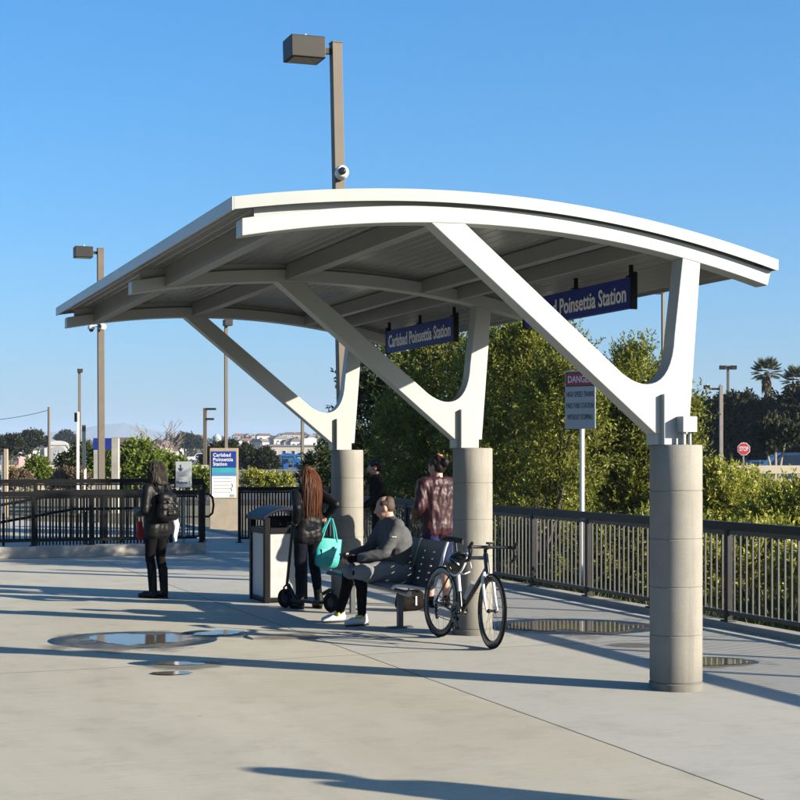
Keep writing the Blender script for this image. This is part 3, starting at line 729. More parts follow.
# hood, arched across the width
n = 16; up = []; lo = []
for i in range(n + 1):
    s = i / n; x = -.03 + (W + .06) * s; z = 1.015 + .115 * (1 - (2 * s - 1) ** 2)
    up.append((x, z)); lo.append((x, z - .05))
bm = BM(); prism(bm, up + lo[::-1], 'y', -.03, Dp + .03); obj('hood', bm, bin_hood, t, bevel=.012)
bm = BM(); box(bm, (W / 2, Dp / 2, .90), (W - .16, .03, .22)); obj('divider', bm, black_paint, t)

# ================================================================== BENCH
t = thing('platform_bench', 'dark perforated metal bench with bright edge tubes between the columns', 'bench', ABW(-.675, 4.04), ROW)
prof = [(0, .415), (.012, .440), (.05, .449), (.14, .440), (.26, .418), (.36, .402), (.415, .405), (.45, .435), (.475, .50), (.505, .60), (.535, .70), (.565, .80), (.590, .865)]
def dense(P, n):
    P = [Vector(p) for p in P]; ds = [0]
    for a, b in zip(P, P[1:]): ds.append(ds[-1] + (b - a).length)
    out = []
    for i in range(n + 1):
        s = ds[-1] * i / n; k = max(j for j in range(len(ds)) if ds[j] <= s + 1e-9); k = min(k, len(P) - 2)
        out.append(P[k].lerp(P[k + 1], (s - ds[k]) / (ds[k + 1] - ds[k])))
    return out
dp = dense(prof, 52)
NS = 3; SW = .67
for k in range(NS):
    y0 = k * SW + .02; y1 = (k + 1) * SW - .02
    us = [y0, y0 + .10, y0 + .145, y0 + .24, y0 + .285, y1 - .285, y1 - .24, y1 - .145, y1 - .10, y1]
    us = [y0, y0 + .17, y0 + .225, y1 - .225, y1 - .17, y1]
    bm = BM(); V = [[bm.verts.new((p.x, y, p.y)) for y in us] for p in dp]
    for i in range(len(dp) - 1):
        for j in range(len(us) - 1):
            if j in (1, 3) and i % 4 in (1,) and 28 < i < 49: continue
            bm.faces.new((V[i][j], V[i][j + 1], V[i + 1][j + 1], V[i + 1][j]))
    o = obj('seat', bm, bench_slate, t)
    sd = o.modifiers.new('thick', 'SOLIDIFY'); sd.thickness = .012
for k in range(NS + 1):
    y = k * SW
    bm = BM(); tube(bm, [(p.x, y, p.y + .004) for p in dp], .016, 10); obj('edge_tube', bm, silver, t, smooth=True)
bm = BM(); tube(bm, [(.20, .05, .36), (.20, NS * SW - .05, .36)], .03, 10); obj('beam', bm, galv, t, smooth=True)
for y in (.30, NS * SW - .30):
    bm = BM(); box(bm, (.20, y, .18), (.055, .055, .35)); box(bm, (.20, y, .008), (.26, .10, .014)); obj('leg', bm, bench_slate, t, bevel=.004)

# ================================================================== BICYCLE
ra = Vector((.365, 13.97, 0)); hd = math.atan2(-.896, .445)
bk = thing('road_bicycle', 'black road bicycle with a white fork leaning against the middle column', 'bicycle', ra, hd)
bk.rotation_euler = (R(-4.5), 0, hd)
RW = .336
steer_o = Vector((.827, 0, .70)); steer_d = Vector((-.292, 0, .956)).normalized()
ST = Matrix.Translation(steer_o) @ Matrix.Rotation(R(-9), 4, steer_d) @ Matrix.Translation(-steer_o)
def bobj(name, bm, m, par=None, smooth=True, st=False):
    if st: bmesh.ops.transform(bm, matrix=ST, verts=bm.verts)
    return obj(name, bm, m, par or bk, smooth=smooth)
def circ(c, r, n=56): return [(c[0] + r * math.cos(2 * PI * i / n), c[1], c[2] + r * math.sin(2 * PI * i / n)) for i in range(n)]
def wheel(c, st):
    MX = Matrix.Translation(c) @ Matrix.Rotation(PI / 2, 4, 'X')
    bm = BM(); pr = [(.262, 0), (.270, .011), (.300, .0125), (.318, .010), (.318, -.010), (.300, -.0125), (.270, -.011), (.262, 0)]
    lathe(bm, pr, 64, MX); w = bobj('wheel', bm, black_gloss, st=st)
    bm = BM(); tube(bm, circ(c, .324, 64), .0125, 10, closed=True); bobj('tyre', bm, black_rubber, w, st=st)
    bm = BM(); lathe(bm, [(0, -.05), (.012, -.05), (.02, -.035), (.02, -.025), (.011, -.02), (.011, .02), (.02, .025), (.02, .035), (.012, .05), (0, .05)], 16, MX); bobj('hub', bm, black_gloss, w, st=st)
    bm = BM()
    for i in range(20):
        a = 2 * PI * i / 20; s = (-1) ** i; da = .35 * (1 if i % 4 < 2 else -1)
        tube(bm, [(c[0] + .018 * math.cos(a + da), c[1] + s * .028, c[2] + .018 * math.sin(a + da)), (c[0] + .268 * math.cos(a), c[1], c[2] + .268 * math.sin(a))], .0015, 4)
    bobj('spokes', bm, chrome, w, st=st)
wheel(Vector((0, 0, RW)), False); wheel(Vector((.985, 0, RW)), True)
RH = (0, 0, RW); BB = (.41, 0, .27); SC = (.264, 0, .748)
bm = BM()
tube(bm, [(.262, 0, .742), (.56, 0, .785), (.80, 0, .80)], [.017, .017, .02], 12)
tube(bm, [BB, (.60, 0, .47), (.832, 0, .715)], [.024, .023, .021], 12)
tube(bm, [(.845, 0, .665), (.787, 0, .835)], .0235, 14)
tube(bm, [BB, (.355, 0, .45)], .019, 12)
tube(bm, [(.41, -.045, .27), (.41, .045, .27)], .024, 14)
for s in (-1, 1):
    tube(bm, [(.39, s * .02, .275), (.30, s * .05, .285), (0, s * .06, RW)], [.011, .011, .009], 8)
    tube(bm, [(.272, s * .012, .70), (.2, s * .035, .60), (0, s * .06, RW)], [.010, .008, .008], 8)
bobj('frame', bm, black_gloss)
bm = BM(); tube(bm, [(.352, 0, .46), (.264, 0, .748), (.258, 0, .765)], .0175, 12); bobj('seat_tube', bm, white_paint)
bm = BM(); tube(bm, [(.260, 0, .76), (.205, 0, .915)], .0137, 12); sp_ = bobj('seat_post', bm, black_gloss)
bm = BM()
V = []
pr = [(-.135, .066, .0), (-.11, .07, .012), (-.05, .062, .012), (.0, .04, .005), (.07, .022, .004), (.13, .018, .0), (.145, .010, -.012)]
for x, w, dz in pr:
    V.append([bm.verts.new((.205 + x, w * math.cos(a), .935 + dz + (.018 * math.sin(a) if math.sin(a) > 0 else .03 * math.sin(a)))) for a in [2 * PI * k / 12 for k in range(12)]])
for A, B in zip(V, V[1:]):
    for k in range(12): bm.faces.new((A[k], A[(k + 1) % 12], B[(k + 1) % 12], B[k]))
bm.faces.new(V[0]); bm.faces.new(V[-1][::-1]); bobj('saddle', bm, black_plastic)
bm = BM()
tube(bm, [(.830, 0, .690), (.842, 0, .66)], .026, 12)
bobj('fork_crown', bm, black_gloss, st=True)
bm = BM()
for s in (-1, 1):
    tube(bm, [(.836, s * .025, .672), (.862, s * .05, .60), (.925, s * .052, .43), (.985, s * .052, RW)], [.017, .016, .012, .008], 10)
fk = bobj('fork', bm, white_paint, st=True)
bm = BM(); tube(bm, [(.787, 0, .835), (.776, 0, .872), (.80, 0, .885), (.862, 0, .90)], .017, 10); bobj('stem', bm, black_plastic, st=True)
bm = BM()
for s in (-1, 1):
    tube(bm, [(.862, 0, .90), (.862, s * .10, .90), (.868, s * .19, .90), (.90, s * .208, .90), (.945, s * .212, .885), (.962, s * .214, .84), (.935, s * .217, .79), (.86, s * .22, .772)], [.016, .014, .0145, .0155, .0155, .0155, .0155, .0155], 10)
hb = bobj('handlebar', bm, black_plastic, st=True)
for s in (-1, 1):
    bm = BM(); tube(bm, [(.93, s * .212, .895), (.97, s * .213, .915), (1.0, s * .213, .945)], [.018, .019, .014], 10); tube(bm, [(.995, s * .213, .92), (1.01, s * .216, .87), (.99, s * .222, .80)], [.009, .007, .006], 6)
    bobj('brake_lever', bm, black_plastic if s > 0 else black_plastic, hb, st=True)
bm = BM(); box(bm, (.885, 0, .935), (.075, .045, .02)); tube(bm, [(.862, 0, .905), (.885, 0, .93)], .008, 6); bobj('bike_computer', bm, black_plastic, hb, smooth=False, st=True)
bm = BM(); lathe(bm, [(.065, -.004), (.098, -.004), (.098, .004), (.065, .004), (.065, -.004)], 40, Matrix.Translation((.41, -.058, .27)) @ Matrix.Rotation(PI / 2, 4, 'X'))
for k in range(5): tube(bm, [(.41, -.058, .27), (.41 + .08 * math.cos(k * 1.257), -.058, .27 + .08 * math.sin(k * 1.257))], .009, 6)
for s, a in ((-1, -.9), (1, -.9 + PI)):
    tube(bm, [(.41, s * .062, .27), (.41 + .17 * math.cos(a), s * .075, .27 + .17 * math.sin(a))], [.014, .011], 8)
cr = bobj('crankset', bm, black_gloss)
for s, a in ((-1, -.9), (1, -.9 + PI)):
    bm = BM(); box(bm, (.41 + .17 * math.cos(a), s * .115, .27 + .17 * math.sin(a)), (.07, .06, .018)); bobj('pedal', bm, black_plastic, cr, smooth=False)
bm = BM(); lathe(bm, [(0, .028), (.030, .028), (.055, .05), (.055, .052), (.018, .056), (0, .056)], 28, Matrix.Translation(RH) @ Matrix.Rotation(PI / 2, 4, 'X')); bobj('cassette', bm, chrome)
bm = BM(); tube(bm, [(.41, -.056, .366), (0, -.046, RW + .05)], .004, 6); tube(bm, [(.41, -.056, .174), (.03, -.046, .20)], .004, 6); bobj('chain', bm, bronze_dark)
bm = BM(); tube(bm, [(.01, -.055, RW - .02), (.02, -.06, .28), (.03, -.055, .20)], .011, 8)
for c in ((.022, -.05, .265), (.035, -.05, .195)): lathe(bm, [(0, -.006), (.022, -.006), (.022, .006), (0, .006)], 14, Matrix.Translation(c) @ Matrix.Rotation(PI / 2, 4, 'X'))
bobj('derailleur', bm, black_plastic)
bm = BM(); tube(bm, [(.50, 0, .41), (.62, 0, .555)], [.036, .036], 14)
bobj('water_bottle', bm, galv)
# helmet hanging on the bar side of the frame
hp = ra + Vector((.445, -.896, 0)) * .56 + Vector((.896, .445, 0)) * -.085
hl = thing('cycle_helmet', 'black vented cycle helmet with a white rim hanging on the bicycle', 'helmet', (hp.x, hp.y, .735), hd)
hl.rotation_euler = (R(62), R(-12), hd)
def shell(bm, rx, ry, rz, z0, n=28, k=9):
    rings = []
    for i in range(k + 1):
        t = PI / 2 * i / k
        rings.append([bm.verts.new((rx * math.cos(t) * math.cos(2 * PI * j / n), ry * math.cos(t) * math.sin(2 * PI * j / n), z0 + rz * math.sin(t))) for j in range(n)])
    for i in range(k):
        for j in range(n):
            if 2 <= i <= 6 and j % 4 == 1: continue
            bm.faces.new((rings[i][j], rings[i][(j + 1) % n], rings[i + 1][(j + 1) % n], rings[i + 1][j]))
    return bm
bm = BM(); shell(bm, .145, .108, .115, 0); bmesh.ops.remove_doubles(bm, verts=bm.verts, dist=1e-4)
hs_ = obj('shell', bm, black_gloss, hl, smooth=True); sd = hs_.modifiers.new('t', 'SOLIDIFY'); sd.thickness = .022; sd.offset = -1
bm = BM(); tube(bm, [(.146 * math.cos(2 * PI * j / 36), .109 * math.sin(2 * PI * j / 36), -.004 + .010 * math.cos(4 * PI * j / 36)) for j in range(36)], .011, 8, closed=True); obj('rim', bm, white_paint, hl, smooth=True)
bm = BM()
for s in (-1, 1): tube(bm, [(.06, s * .095, 0), (.03, s * .08, -.07), (0, s * .02, -.13)], .006, 6); tube(bm, [(-.06, s * .095, 0), (.03, s * .08, -.07)], .006, 6)
obj('strap', bm, white_paint, hl, smooth=True)
# ================================================================== PEOPLE
def V3(*a): return Vector(a)
def ik(a, b, l1, l2, hint):
    a = Vector(a); b = Vector(b); d = b - a; L = min(d.length, (l1 + l2) * .995); d.normalize()
    x = (l1 * l1 - l2 * l2 + L * L) / (2 * L); h = math.sqrt(max(0, l1 * l1 - x * x))
    n = Vector(hint); n = (n - d * n.dot(d)).normalized()
    return a + d * x + n * h
def hand(bm, w, fwd, pn, side, curl=.45, s=1.):
    """w wrist, fwd along the hand, pn palm-facing normal, side towards the thumb"""
    w = Vector(w); fwd = Vector(fwd).normalized(); pn = Vector(pn); pn = (pn - fwd * pn.dot(fwd)).normalized()
    side = Vector(side); sd = fwd.cross(pn); sd = sd if sd.dot(side) > 0 else -sd
    for i, (o, l) in enumerate(((.030, .072), (.010, .078), (-.010, .072), (-.028, .056))):
        k0 = w + sd * o * .6 * s + fwd * .01; k1 = w + fwd * .082 * s + sd * o * s - pn * .004 * (i == 1)
        cap(bm, k0, k1, .015 * s, .0115 * s, 8)
        d = fwd.copy(); p = k1; c = curl * (1 + .12 * i)
        for j, f in enumerate((.45, .32, .23)):
            d = (d * math.cos(c) + pn * math.sin(c)).normalized() if j else (d * math.cos(c * .8) + pn * math.sin(c * .8) + sd * o * 1.2).normalized()
            q = p + d * l * f * 1.15 * s; cap(bm, p, q, .0098 * s - .0008 * j, .0092 * s - .0008 * j, 8); p = q
    p = w + fwd * .022 * s + sd * .020 * s; d = (fwd * .65 + sd * .65 + pn * .3).normalized()
    q = p + d * .042 * s; cap(bm, p, q, .015 * s, .012 * s, 8)
    d2 = (fwd * .85 + sd * .25 + pn * .5).normalized(); r = q + d2 * .030 * s; cap(bm, q, r, .011 * s, .0105 * s, 8)
    cap(bm, r, r + (d2 + pn * .3).normalized() * .022 * s, .0105 * s, .009 * s, 8)
def head_basis(yaw, pitch, roll=0.):
    M = Matrix.Rotation(yaw, 3, 'Z') @ Matrix.Rotation(pitch, 3, 'X') @ Matrix.Rotation(roll, 3, 'Y')
    return M
def head_geo(bm, c, M, s=1.):
    def L(x, y, z): return c + M @ Vector((x * s, y * s, z * s))
    ell(bm, L(0, -.012, .022), (.076 * s, .096 * s, .094 * s), M)
    ell(bm, L(0, .022, -.050), (.056 * s, .064 * s, .062 * s), M)
    ell(bm, L(0, .052, -.088), (.026 * s, .024 * s, .020 * s), M)
    cap(bm, L(0, .084, .018), L(0, .108, -.026), .009 * s, .0145 * s, 8)
    cap(bm, L(-.014, .090, -.030), L(.014, .090, -.030), .010 * s, .010 * s, 8)
    cap(bm, L(-.036, .070, .030), L(.036, .070, .030), .014 * s, .014 * s, 8)
    cap(bm, L(-.045, .055, -.018), L(-.02, .075, -.03), .020 * s, .016 * s, 8)
    cap(bm, L(.045, .055, -.018), L(.02, .075, -.03), .020 * s, .016 * s, 8)
    cap(bm, L(-.018, .083, -.058), L(.018, .083, -.058), .010 * s, .010 * s, 8)
    for x in (-1, 1): ell(bm, L(x * .078, -.010, -.008), (.011 * s, .022 * s, .034 * s), M)
def face_parts(body, c, M, s=1.):
    def L(x, y, z): return c + M @ Vector((x * s, y * s, z * s))
    for x in (-1, 1):
        bm = BM(); ell(bm, L(x * .031, .074, .008), (.0125 * s, .0115 * s, .009 * s), M, 12, 8); e = obj('eye', bm, eye_white, body.parent, smooth=True)
        bm = BM(); ell(bm, L(x * .031, .084, .008), (.0055 * s, .003 * s, .0055 * s), M, 10, 6); obj('iris', bm, iris, e, smooth=True)
    bm = BM(); cap(bm, L(-.02, .090, -.058), L(.02, .090, -.058), .005 * s, .005 * s, 8); obj('lips', bm, lip, body.parent, smooth=True)
def mid(a, b, t=.5): return Vector(a).lerp(Vector(b), t)
def legs_geo(bm, J, g, inf, upto=1., hipw=1.):
    for s in 'LR':
        h, k, a = Vector(J['hip' + s]), Vector(J['kn' + s]), Vector(J['an' + s])
        if upto <= .5: k = mid(h, k, .93)
        cap(bm, h, k, .088 * g * hipw + inf, (.056 if upto > .5 else .064) * g + inf, 12)
        if upto > .5:
            back = Vector(J.get('calf', (0, -.02, 0)))
            cal = mid(k, a, .32) + back
            cap(bm, k, cal, .054 * g + inf, .054 * g + inf, 12); 
            cap(bm, cal, a, .052 * g + inf, .037 * g + inf, 12)
        else:
            pass
def torso_geo(bm, J, g, inf, low=0.):
    pv, ch, nk = Vector(J['pelvis']), Vector(J['chest']), Vector(J['neck'])
    rv = (Vector(J['shR']) - Vector(J['shL'])).normalized(); hv = (Vector(J['hipR']) - Vector(J['hipL'])).normalized()
    w = J.get('wide', 1.)
    if low >= 0: cap(bm, pv - hv * .065 * w, pv + hv * .065 * w, .105 * g + inf, .105 * g + inf, 14)
    for s in (-1, 1):
        cap(bm, pv + hv * .062 * s * w + Vector((0, 0, low)), ch + rv * .075 * s * w, .098 * g + inf, .108 * g + inf, 14)
    cap(bm, pv, ch, .10 * g + inf, .11 * g + inf, 14)
    for s, q in ((-1, 'L'), (1, 'R')):
        sh = Vector(J['sh' + q]); cap(bm, ch + rv * .07 * s, sh, .10 * g + inf, .058 * g + inf, 12)
        cap(bm, nk - Vector((0, 0, .03)), sh, .055 * g + inf, .052 * g + inf, 12)
def arms_geo(bm, J, g, inf, wrist=.97):
    for q in 'LR':
        sh, el, wr = Vector(J['sh' + q]), Vector(J['el' + q]), Vector(J['wr' + q])
        cap(bm, sh, el, .056 * g + inf, .043 * g + inf, 12)
        cap(bm, el, el.lerp(wr, .3), .043 * g + inf, .044 * g + inf, 12); cap(bm, el.lerp(wr, .25), el.lerp(wr, wrist), .044 * g + inf, .029 * g + inf, 12)
def person(label, loc, rotz, J, sk, g=1., hs=1., voxel=.0095):
    t = thing('person', label, 'person', loc, rotz)
    bm = BM()
    torso_geo(bm, J, g, 0); arms_geo(bm, J, g, 0, 1.); legs_geo(bm, J, g, 0)
    nk, hc = Vector(J['neck']), Vector(J['head']); M = J['hM']
    cap(bm, nk - Vector((0, 0, .04)), hc + M @ Vector((0, -.02, -.05)), .060 * g, .052 * g, 12)
    head_geo(bm, hc, M, hs)
    for q in 'LR':
        hd_ = J['hand' + q]; hand(bm, J['wr' + q], *hd_)
        a = Vector(J['an' + q]); d = Vector(J['toe' + q]).normalized()
        cap(bm, a, a + Vector((0, 0, -.045)) - d * .02, .038, .036, 10); cap(bm, a + Vector((0, 0, -.05)) - d * .02, a + d * .11 + Vector((0, 0, -.055)), .034, .034, 10); cap(bm, a + d * .11 + Vector((0, 0, -.055)), a + d * .165 + Vector((0, 0, -.06)), .034, .026, 10)
    b = solid('body', bm, sk, t, voxel=voxel, smooth=3)
    face_parts(b, hc, M, hs)
    return t
def top_part(t, J, m, g=1., inf=.014, name='jacket', low=0., amp=.006, hem=None, collar=True, wrist=.97, ns=(8, 8, 11)):
    bm = BM(); torso_geo(bm, J, g, inf, low); arms_geo(bm, J, g, inf, wrist)
    pv = Vector(J['pelvis']); hv = (Vector(J['hipR']) - Vector(J['hipL'])).normalized()
    if hem:
        for s in (-1, 1): cap(bm, pv + hv * .07 * s, pv + hv * .075 * s + Vector((0, 0, -hem)), .105 * g + inf, .108 * g + inf, 14)
        cap(bm, pv, pv + Vector((0, 0, -hem)), .105 * g + inf, .108 * g + inf, 14)
    nk = Vector(J['neck'])
    if collar: cap(bm, nk - Vector((0, 0, .05)), nk + (Vector(J['head']) - nk) * .16, .068 * g, .060 * g, 14)
    return solid(name, bm, m, t, voxel=.011, smooth=3, amp=amp, nscale=ns, amp2=amp * .35)
def leg_part(t, J, m, g=1., inf=.011, name='trousers', upto=1., amp=.004):
    bm = BM(); pv = Vector(J['pelvis']); hv = (Vector(J['hipR']) - Vector(J['hipL'])).normalized(); w = J.get('wide', 1.)
    cap(bm, pv - hv * .065 * w, pv + hv * .065 * w, .105 * g + inf, .105 * g + inf, 14)
    legs_geo(bm, J, g, inf, upto); return solid(name, bm, m, t, voxel=.011, smooth=3, amp=amp, nscale=(8, 8, 12), amp2=amp * .3)
def shoes(t, J, m, sole, name='shoe', shaft=0., toe=.17, extra=None):
    for q in 'LR':
        a = Vector(J['an' + q]); d = Vector(J['toe' + q]).normalized(); z = Vector((0, 0, 1))
        bm = BM()
        cap(bm, a + z * shaft - d * .01, a - z * .045 - d * .025, .046, .042, 12)
        cap(bm, a - z * .048 - d * .028, a + d * .11 - z * .052, .041, .042, 12); cap(bm, a + d * .11 - z * .054, a + d * toe - z * .064, .040, .028, 12)
        zb = a.z - .095
        s = solid(name, bm, m, t, voxel=.008, smooth=2)
        for v in s.data.vertices:
            if v.co.z < .012: v.co.z = .012
        x = d.cross(z).normalized(); pts = []
        for k in range(20):
            th = 2 * PI * k / 20; c = a + d * (.055 + (toe * .5 + .048) * math.cos(th)) + x * (.043 * math.sin(th)); pts.append((c.x, c.y))
        bm = BM(); prism(bm, pts, 'z', .002, .018); obj('sole', bm, sole, s)
        if extra:
            bm = BM(); cap(bm, a + d * .03 - x * .04 + z * -.01, a + d * .03 + x * .04 - z * .01, .022, .022, 8); obj('strap', bm, extra, s, smooth=True)
def strands(name, roots, m, t, length, sway, r=.006, seg=7, taper=.35, drop=Vector((0, 0, -1))):
    bm = BM()
    for p, out in roots:
        L = length * random.uniform(.82, 1.05); ph = random.random() * 6
        pts = []; q = Vector(p); d = Vector(out).normalized()
        for i in range(seg + 1):
            pts.append(q.copy()); f = min(1, i / 2.2)
            dd = (d * (1 - f) + drop * f).normalized()
            q = q + dd * L / seg + Vector((math.sin(ph + i * 1.1), math.cos(ph * 1.3 + i * .9), 0)) * sway
        tube(bm, pts, [r * (1 - (1 - taper) * (i / seg) ** 2) for i in range(seg + 1)], 5)
    return obj(name, bm, m, t, smooth=True)
def face_rot(fx, fy): return math.atan2(-fx, fy)

def standing(hip=.90, sh=1.38, head=1.56, shw=.165, hipw=.085, lean=0., yaw=0., pitch=0.):
    J = dict(pelvis=V3(0, -.0, hip + .03), chest=V3(0, lean * .7, sh - .10), neck=V3(0, lean, sh + .05), head=V3(0, lean + .03, head),
             hM=head_basis(yaw, pitch), shL=V3(-shw, lean, sh), shR=V3(shw, lean, sh), hipL=V3(-hipw, 0, hip - .04), hipR=V3(hipw, 0, hip - .04),
             toeL=(-.15, 1, 0), toeR=(.15, 1, 0))
    return J
def arms(J, wl, wr, hl, hr, l1=.27, l2=.245, hintL=(-.5, -1, -.3), hintR=(.5, -1, -.3)):
    J['wrL'] = Vector(wl); J['wrR'] = Vector(wr); J['elL'] = ik(J['shL'], wl, l1, l2, hintL); J['elR'] = ik(J['shR'], wr, l1, l2, hintR)
    J['handL'] = hl; J['handR'] = hr

# ---- woman in black at left
J = standing(hip=.88, sh=1.33, head=1.53, shw=.155, yaw=.10, pitch=-.12)
J.update(knL=V3(-.07, .05, .49), anL=V3(-.06, .02, .095), knR=V3(.075, .02, .49), anR=V3(.06, -.05, .095), toeL=(-.2, 1, 0), toeR=(.1, 1, 0), calf=(0, -.018, 0))
arms(J, (-.14, .20, 1.02), (.13, .22, 1.00), ((.6, .8, .1), (0, .2, 1), (0, 0, 1), .7), ((-.6, .8, .1), (0, .2, 1), (0, 0, 1), .7))
g = G(157, 598)
w1 = person('person with a grey bob in black jacket and boots standing alone by the left puddle', g, face_rot(-.80, .60), J, skin, .86, .96)
top_part(w1, J, black_leather, .86, .020, hem=.10, amp=.007)
leg_part(w1, J, black_knit, .86, .010, name='leggings', amp=.003)
shoes(w1, J, black_leather, black_rubber, name='boot', shaft=.26, toe=.18)
bm = BM(); M = J['hM']; hc = J['head']
def HL(hc, M, x, y, z): return hc + M @ Vector((x, y, z))
ell(bm, HL(hc, M, 0, -.018, .035), (.093, .108, .098), M); ell(bm, HL(hc, M, 0, -.04, -.05), (.098, .085, .10), M)
cap(bm, HL(hc, M, -.072, .0, .0), HL(hc, M, -.085, .01, -.12), .035, .034); cap(bm, HL(hc, M, .072, .0, .0), HL(hc, M, .085, .01, -.12), .035, .034)
cap(bm, HL(hc, M, -.05, -.07, -.03), HL(hc, M, -.055, -.085, -.13), .05, .042); cap(bm, HL(hc, M, .05, -.07, -.03), HL(hc, M, .055, -.085, -.13), .05, .042); cap(bm, HL(hc, M, 0, -.08, -.03), HL(hc, M, 0, -.09, -.135), .05, .042)
solid('hair', bm, hair_ash, w1, voxel=.010, smooth=2, amp=.005, nscale=(26, 26, 3))
roots = []
for i in range(620):
    th = random.uniform(-1.9, 1.9); z = random.uniform(-.03, .115); r = .096 if z < .07 else .078
    roots.append((HL(hc, M, r * math.sin(th) * .98, -.018 - r * math.cos(th) * 1.02, z), M @ Vector((math.sin(th) * .5, -math.cos(th) * .6, -.5))))
strands('hair_strands', roots, hair_ash, w1, .135, .0012, r=.0032, seg=5)
bm = BM()
for i in range(9):
    x = -.185 + .010 * i; tube(bm, [(x * .6 - .05, .16, .93), (x + .03, .165 + .008 * math.sin(i), .82), (x + .03 + .008 * math.sin(i * 2), .16, .69 + .03 * (i % 3))], [.016, .014, .006], 6)
obj('scarf', bm, red_cloth, w1, smooth=True)
bm = BM(); cap(bm, (.215, -.02, 1.12), (.255, -.05, .88), .026, .050); cap(bm, (.255, -.05, .88), (.245, -.06, .68), .050, .022); cap(bm, (.21, .03, 1.08), (.24, .0, .80), .026, .036)
solid('wrap', bm, white_cloth, w1, voxel=.011, smooth=3, amp=.012, nscale=(14, 14, 5))
# her backpack
pk = thing('backpack', 'small shiny black backpack on the back of the person at left', 'backpack', g, face_rot(-.80, .60))
bm = BM(); cap(bm, (-.07, -.175, 1.22), (.07, -.175, 1.22), .07, .07); cap(bm, (-.085, -.185, 1.02), (.085, -.185, 1.02), .085, .085); cap(bm, (-.08, -.18, 1.1), (.08, -.18, 1.1), .085, .085); cap(bm, (0, -.2, 1.02), (0, -.2, 1.2), .08, .07)
solid('bag_body', bm, black_leather, pk, voxel=.011, smooth=3, amp=.006)
bm = BM(); cap(bm, (-.06, -.262, 1.03), (.06, -.262, 1.03), .035, .035); cap(bm, (-.05, -.25, 1.09), (.05, -.25, 1.09), .03, .03); solid('front_pocket', bm, black_leather, pk, voxel=.009, smooth=3)
for s in (-1, 1):
    bm = BM(); tube(bm, [(s * .06, -.15, 1.26), (s * .09, -.03, 1.43), (s * .11, .12, 1.30), (s * .13, .08, 1.10), (s * .10, -.12, 1.0)], .012, 6); obj('strap', bm, black_leather, pk, smooth=True)
bm = BM()
for c in ((-.05, -.272, 1.17), (.05, -.285, 1.12), (.0, -.30, 1.05)): box(bm, c, (.022, .01, .022))
tube(bm, [(-.07, -.255, 1.19), (0, -.285, 1.16), (.07, -.265, 1.10)], .004, 6)
obj('buckle', bm, chrome, pk)

# ---- woman with tote and scooter
J = standing(hip=.86, sh=1.29, head=1.48, shw=.155, yaw=.25, pitch=-.10)
J.update(knL=V3(-.09, .03, .48), anL=V3(-.11, -.01, .095), knR=V3(.09, .03, .48), anR=V3(.11, -.05, .095), calf=(0, -.018, 0))
gw = G(308, 608.5); rw = face_rot(-.50, .866)
def to_local(p, o, r): return Matrix.Rotation(-r, 3, 'Z') @ (Vector(p) - Vector(o))
arms(J, (-.185, -.06, .965), (.215, -.03, 1.04), ((.25, .75, .25), (.3, .6, -.6), (.4, .5, .6), .9), ((.15, .85, -.05), (-.1, .2, -1), (-.9, .2, 0), 1.15), hintL=(-.4, -1, -.2), hintR=(.25, -1, -.2))
w2 = person('person with very long auburn hair carrying a teal bag by the litter bin', gw, rw, J, skin, .86, .95)
top_part(w2, J, black_leather, .84, .016, hem=.08, amp=.007, wrist=.88)
leg_part(w2, J, dark_denim, .88, .012, amp=.004)
shoes(w2, J, black_leather, black_rubber, shaft=.06)
M = J['hM']; hc = J['head']
bm = BM(); ell(bm, HL(hc, M, 0, -.016, .032), (.086, .104, .096), M); ell(bm, HL(hc, M, 0, -.045, -.04), (.084, .072, .09), M)
solid('hair', bm, hair_auburn, w2, voxel=.010, smooth=2, amp=.003, nscale=(30, 30, 4))
roots = []
for i in range(720):
    th = random.uniform(-1.0, 1.0) * 1.25; z = random.uniform(-.06, .09)
    r = .093 if z < .06 else .075
    p = HL(hc, M, r * math.sin(th) * .95, -.015 - r * math.cos(th) * 1.05, z)
    roots.append((p, M @ Vector((math.sin(th) * .4, -math.cos(th) * .7, -.7))))
strands('long_hair', roots, hair_auburn, w2, .44, .0026, r=.0034, drop=Vector((0, .02, -1)))
# tote
hR = J['wrR'] + Vector((.02, .085, -.03))
hw = Matrix.Rotation(rw, 3, 'Z') @ hR + gw
tt = thing('tote_bag', 'bright teal tote bag hanging from the hand of the long haired person', 'bag', (hw.x + .075, hw.y - .06, hw.z), .35)
tt.scale = (1.12, 1.12, 1.08)
bm = BM()
zt, zb2 = -.20, -.53
vs = []
for (z, w, d) in ((zb2, .125, .075), (zb2 + .10, .135, .085), (-.36, .14, .075), (zt, .145, .045)):
    vs.append([bm.verts.new((x * w, y * d, z)) for x, y in ((-1, -.7), (-.8, -1), (-.2, -1.15), (.3, -1.05), (.8, -1), (1, -.7), (1, .7), (.8, 1), (-.8, 1), (-1, .7))])
for A, B in zip(vs, vs[1:]):
    for k in range(10): bm.faces.new((A[k], A[(k + 1) % 10], B[(k + 1) % 10], B[k]))
bm.faces.new(vs[0][::-1])
bmesh.ops.rotate(bm, verts=bm.verts, cent=(0, 0, 0), matrix=Matrix.Rotation(.12, 3, 'Y'))
ob = obj('bag_body', bm, teal_cloth, tt, smooth=False); sd = ob.modifiers.new('t', 'SOLIDIFY'); sd.thickness = .006
bv = ob.modifiers.new('b', 'SUBSURF'); bv.levels = 2; bv.render_levels = 2
Rt = Matrix.Rotation(.12, 3, 'Y')
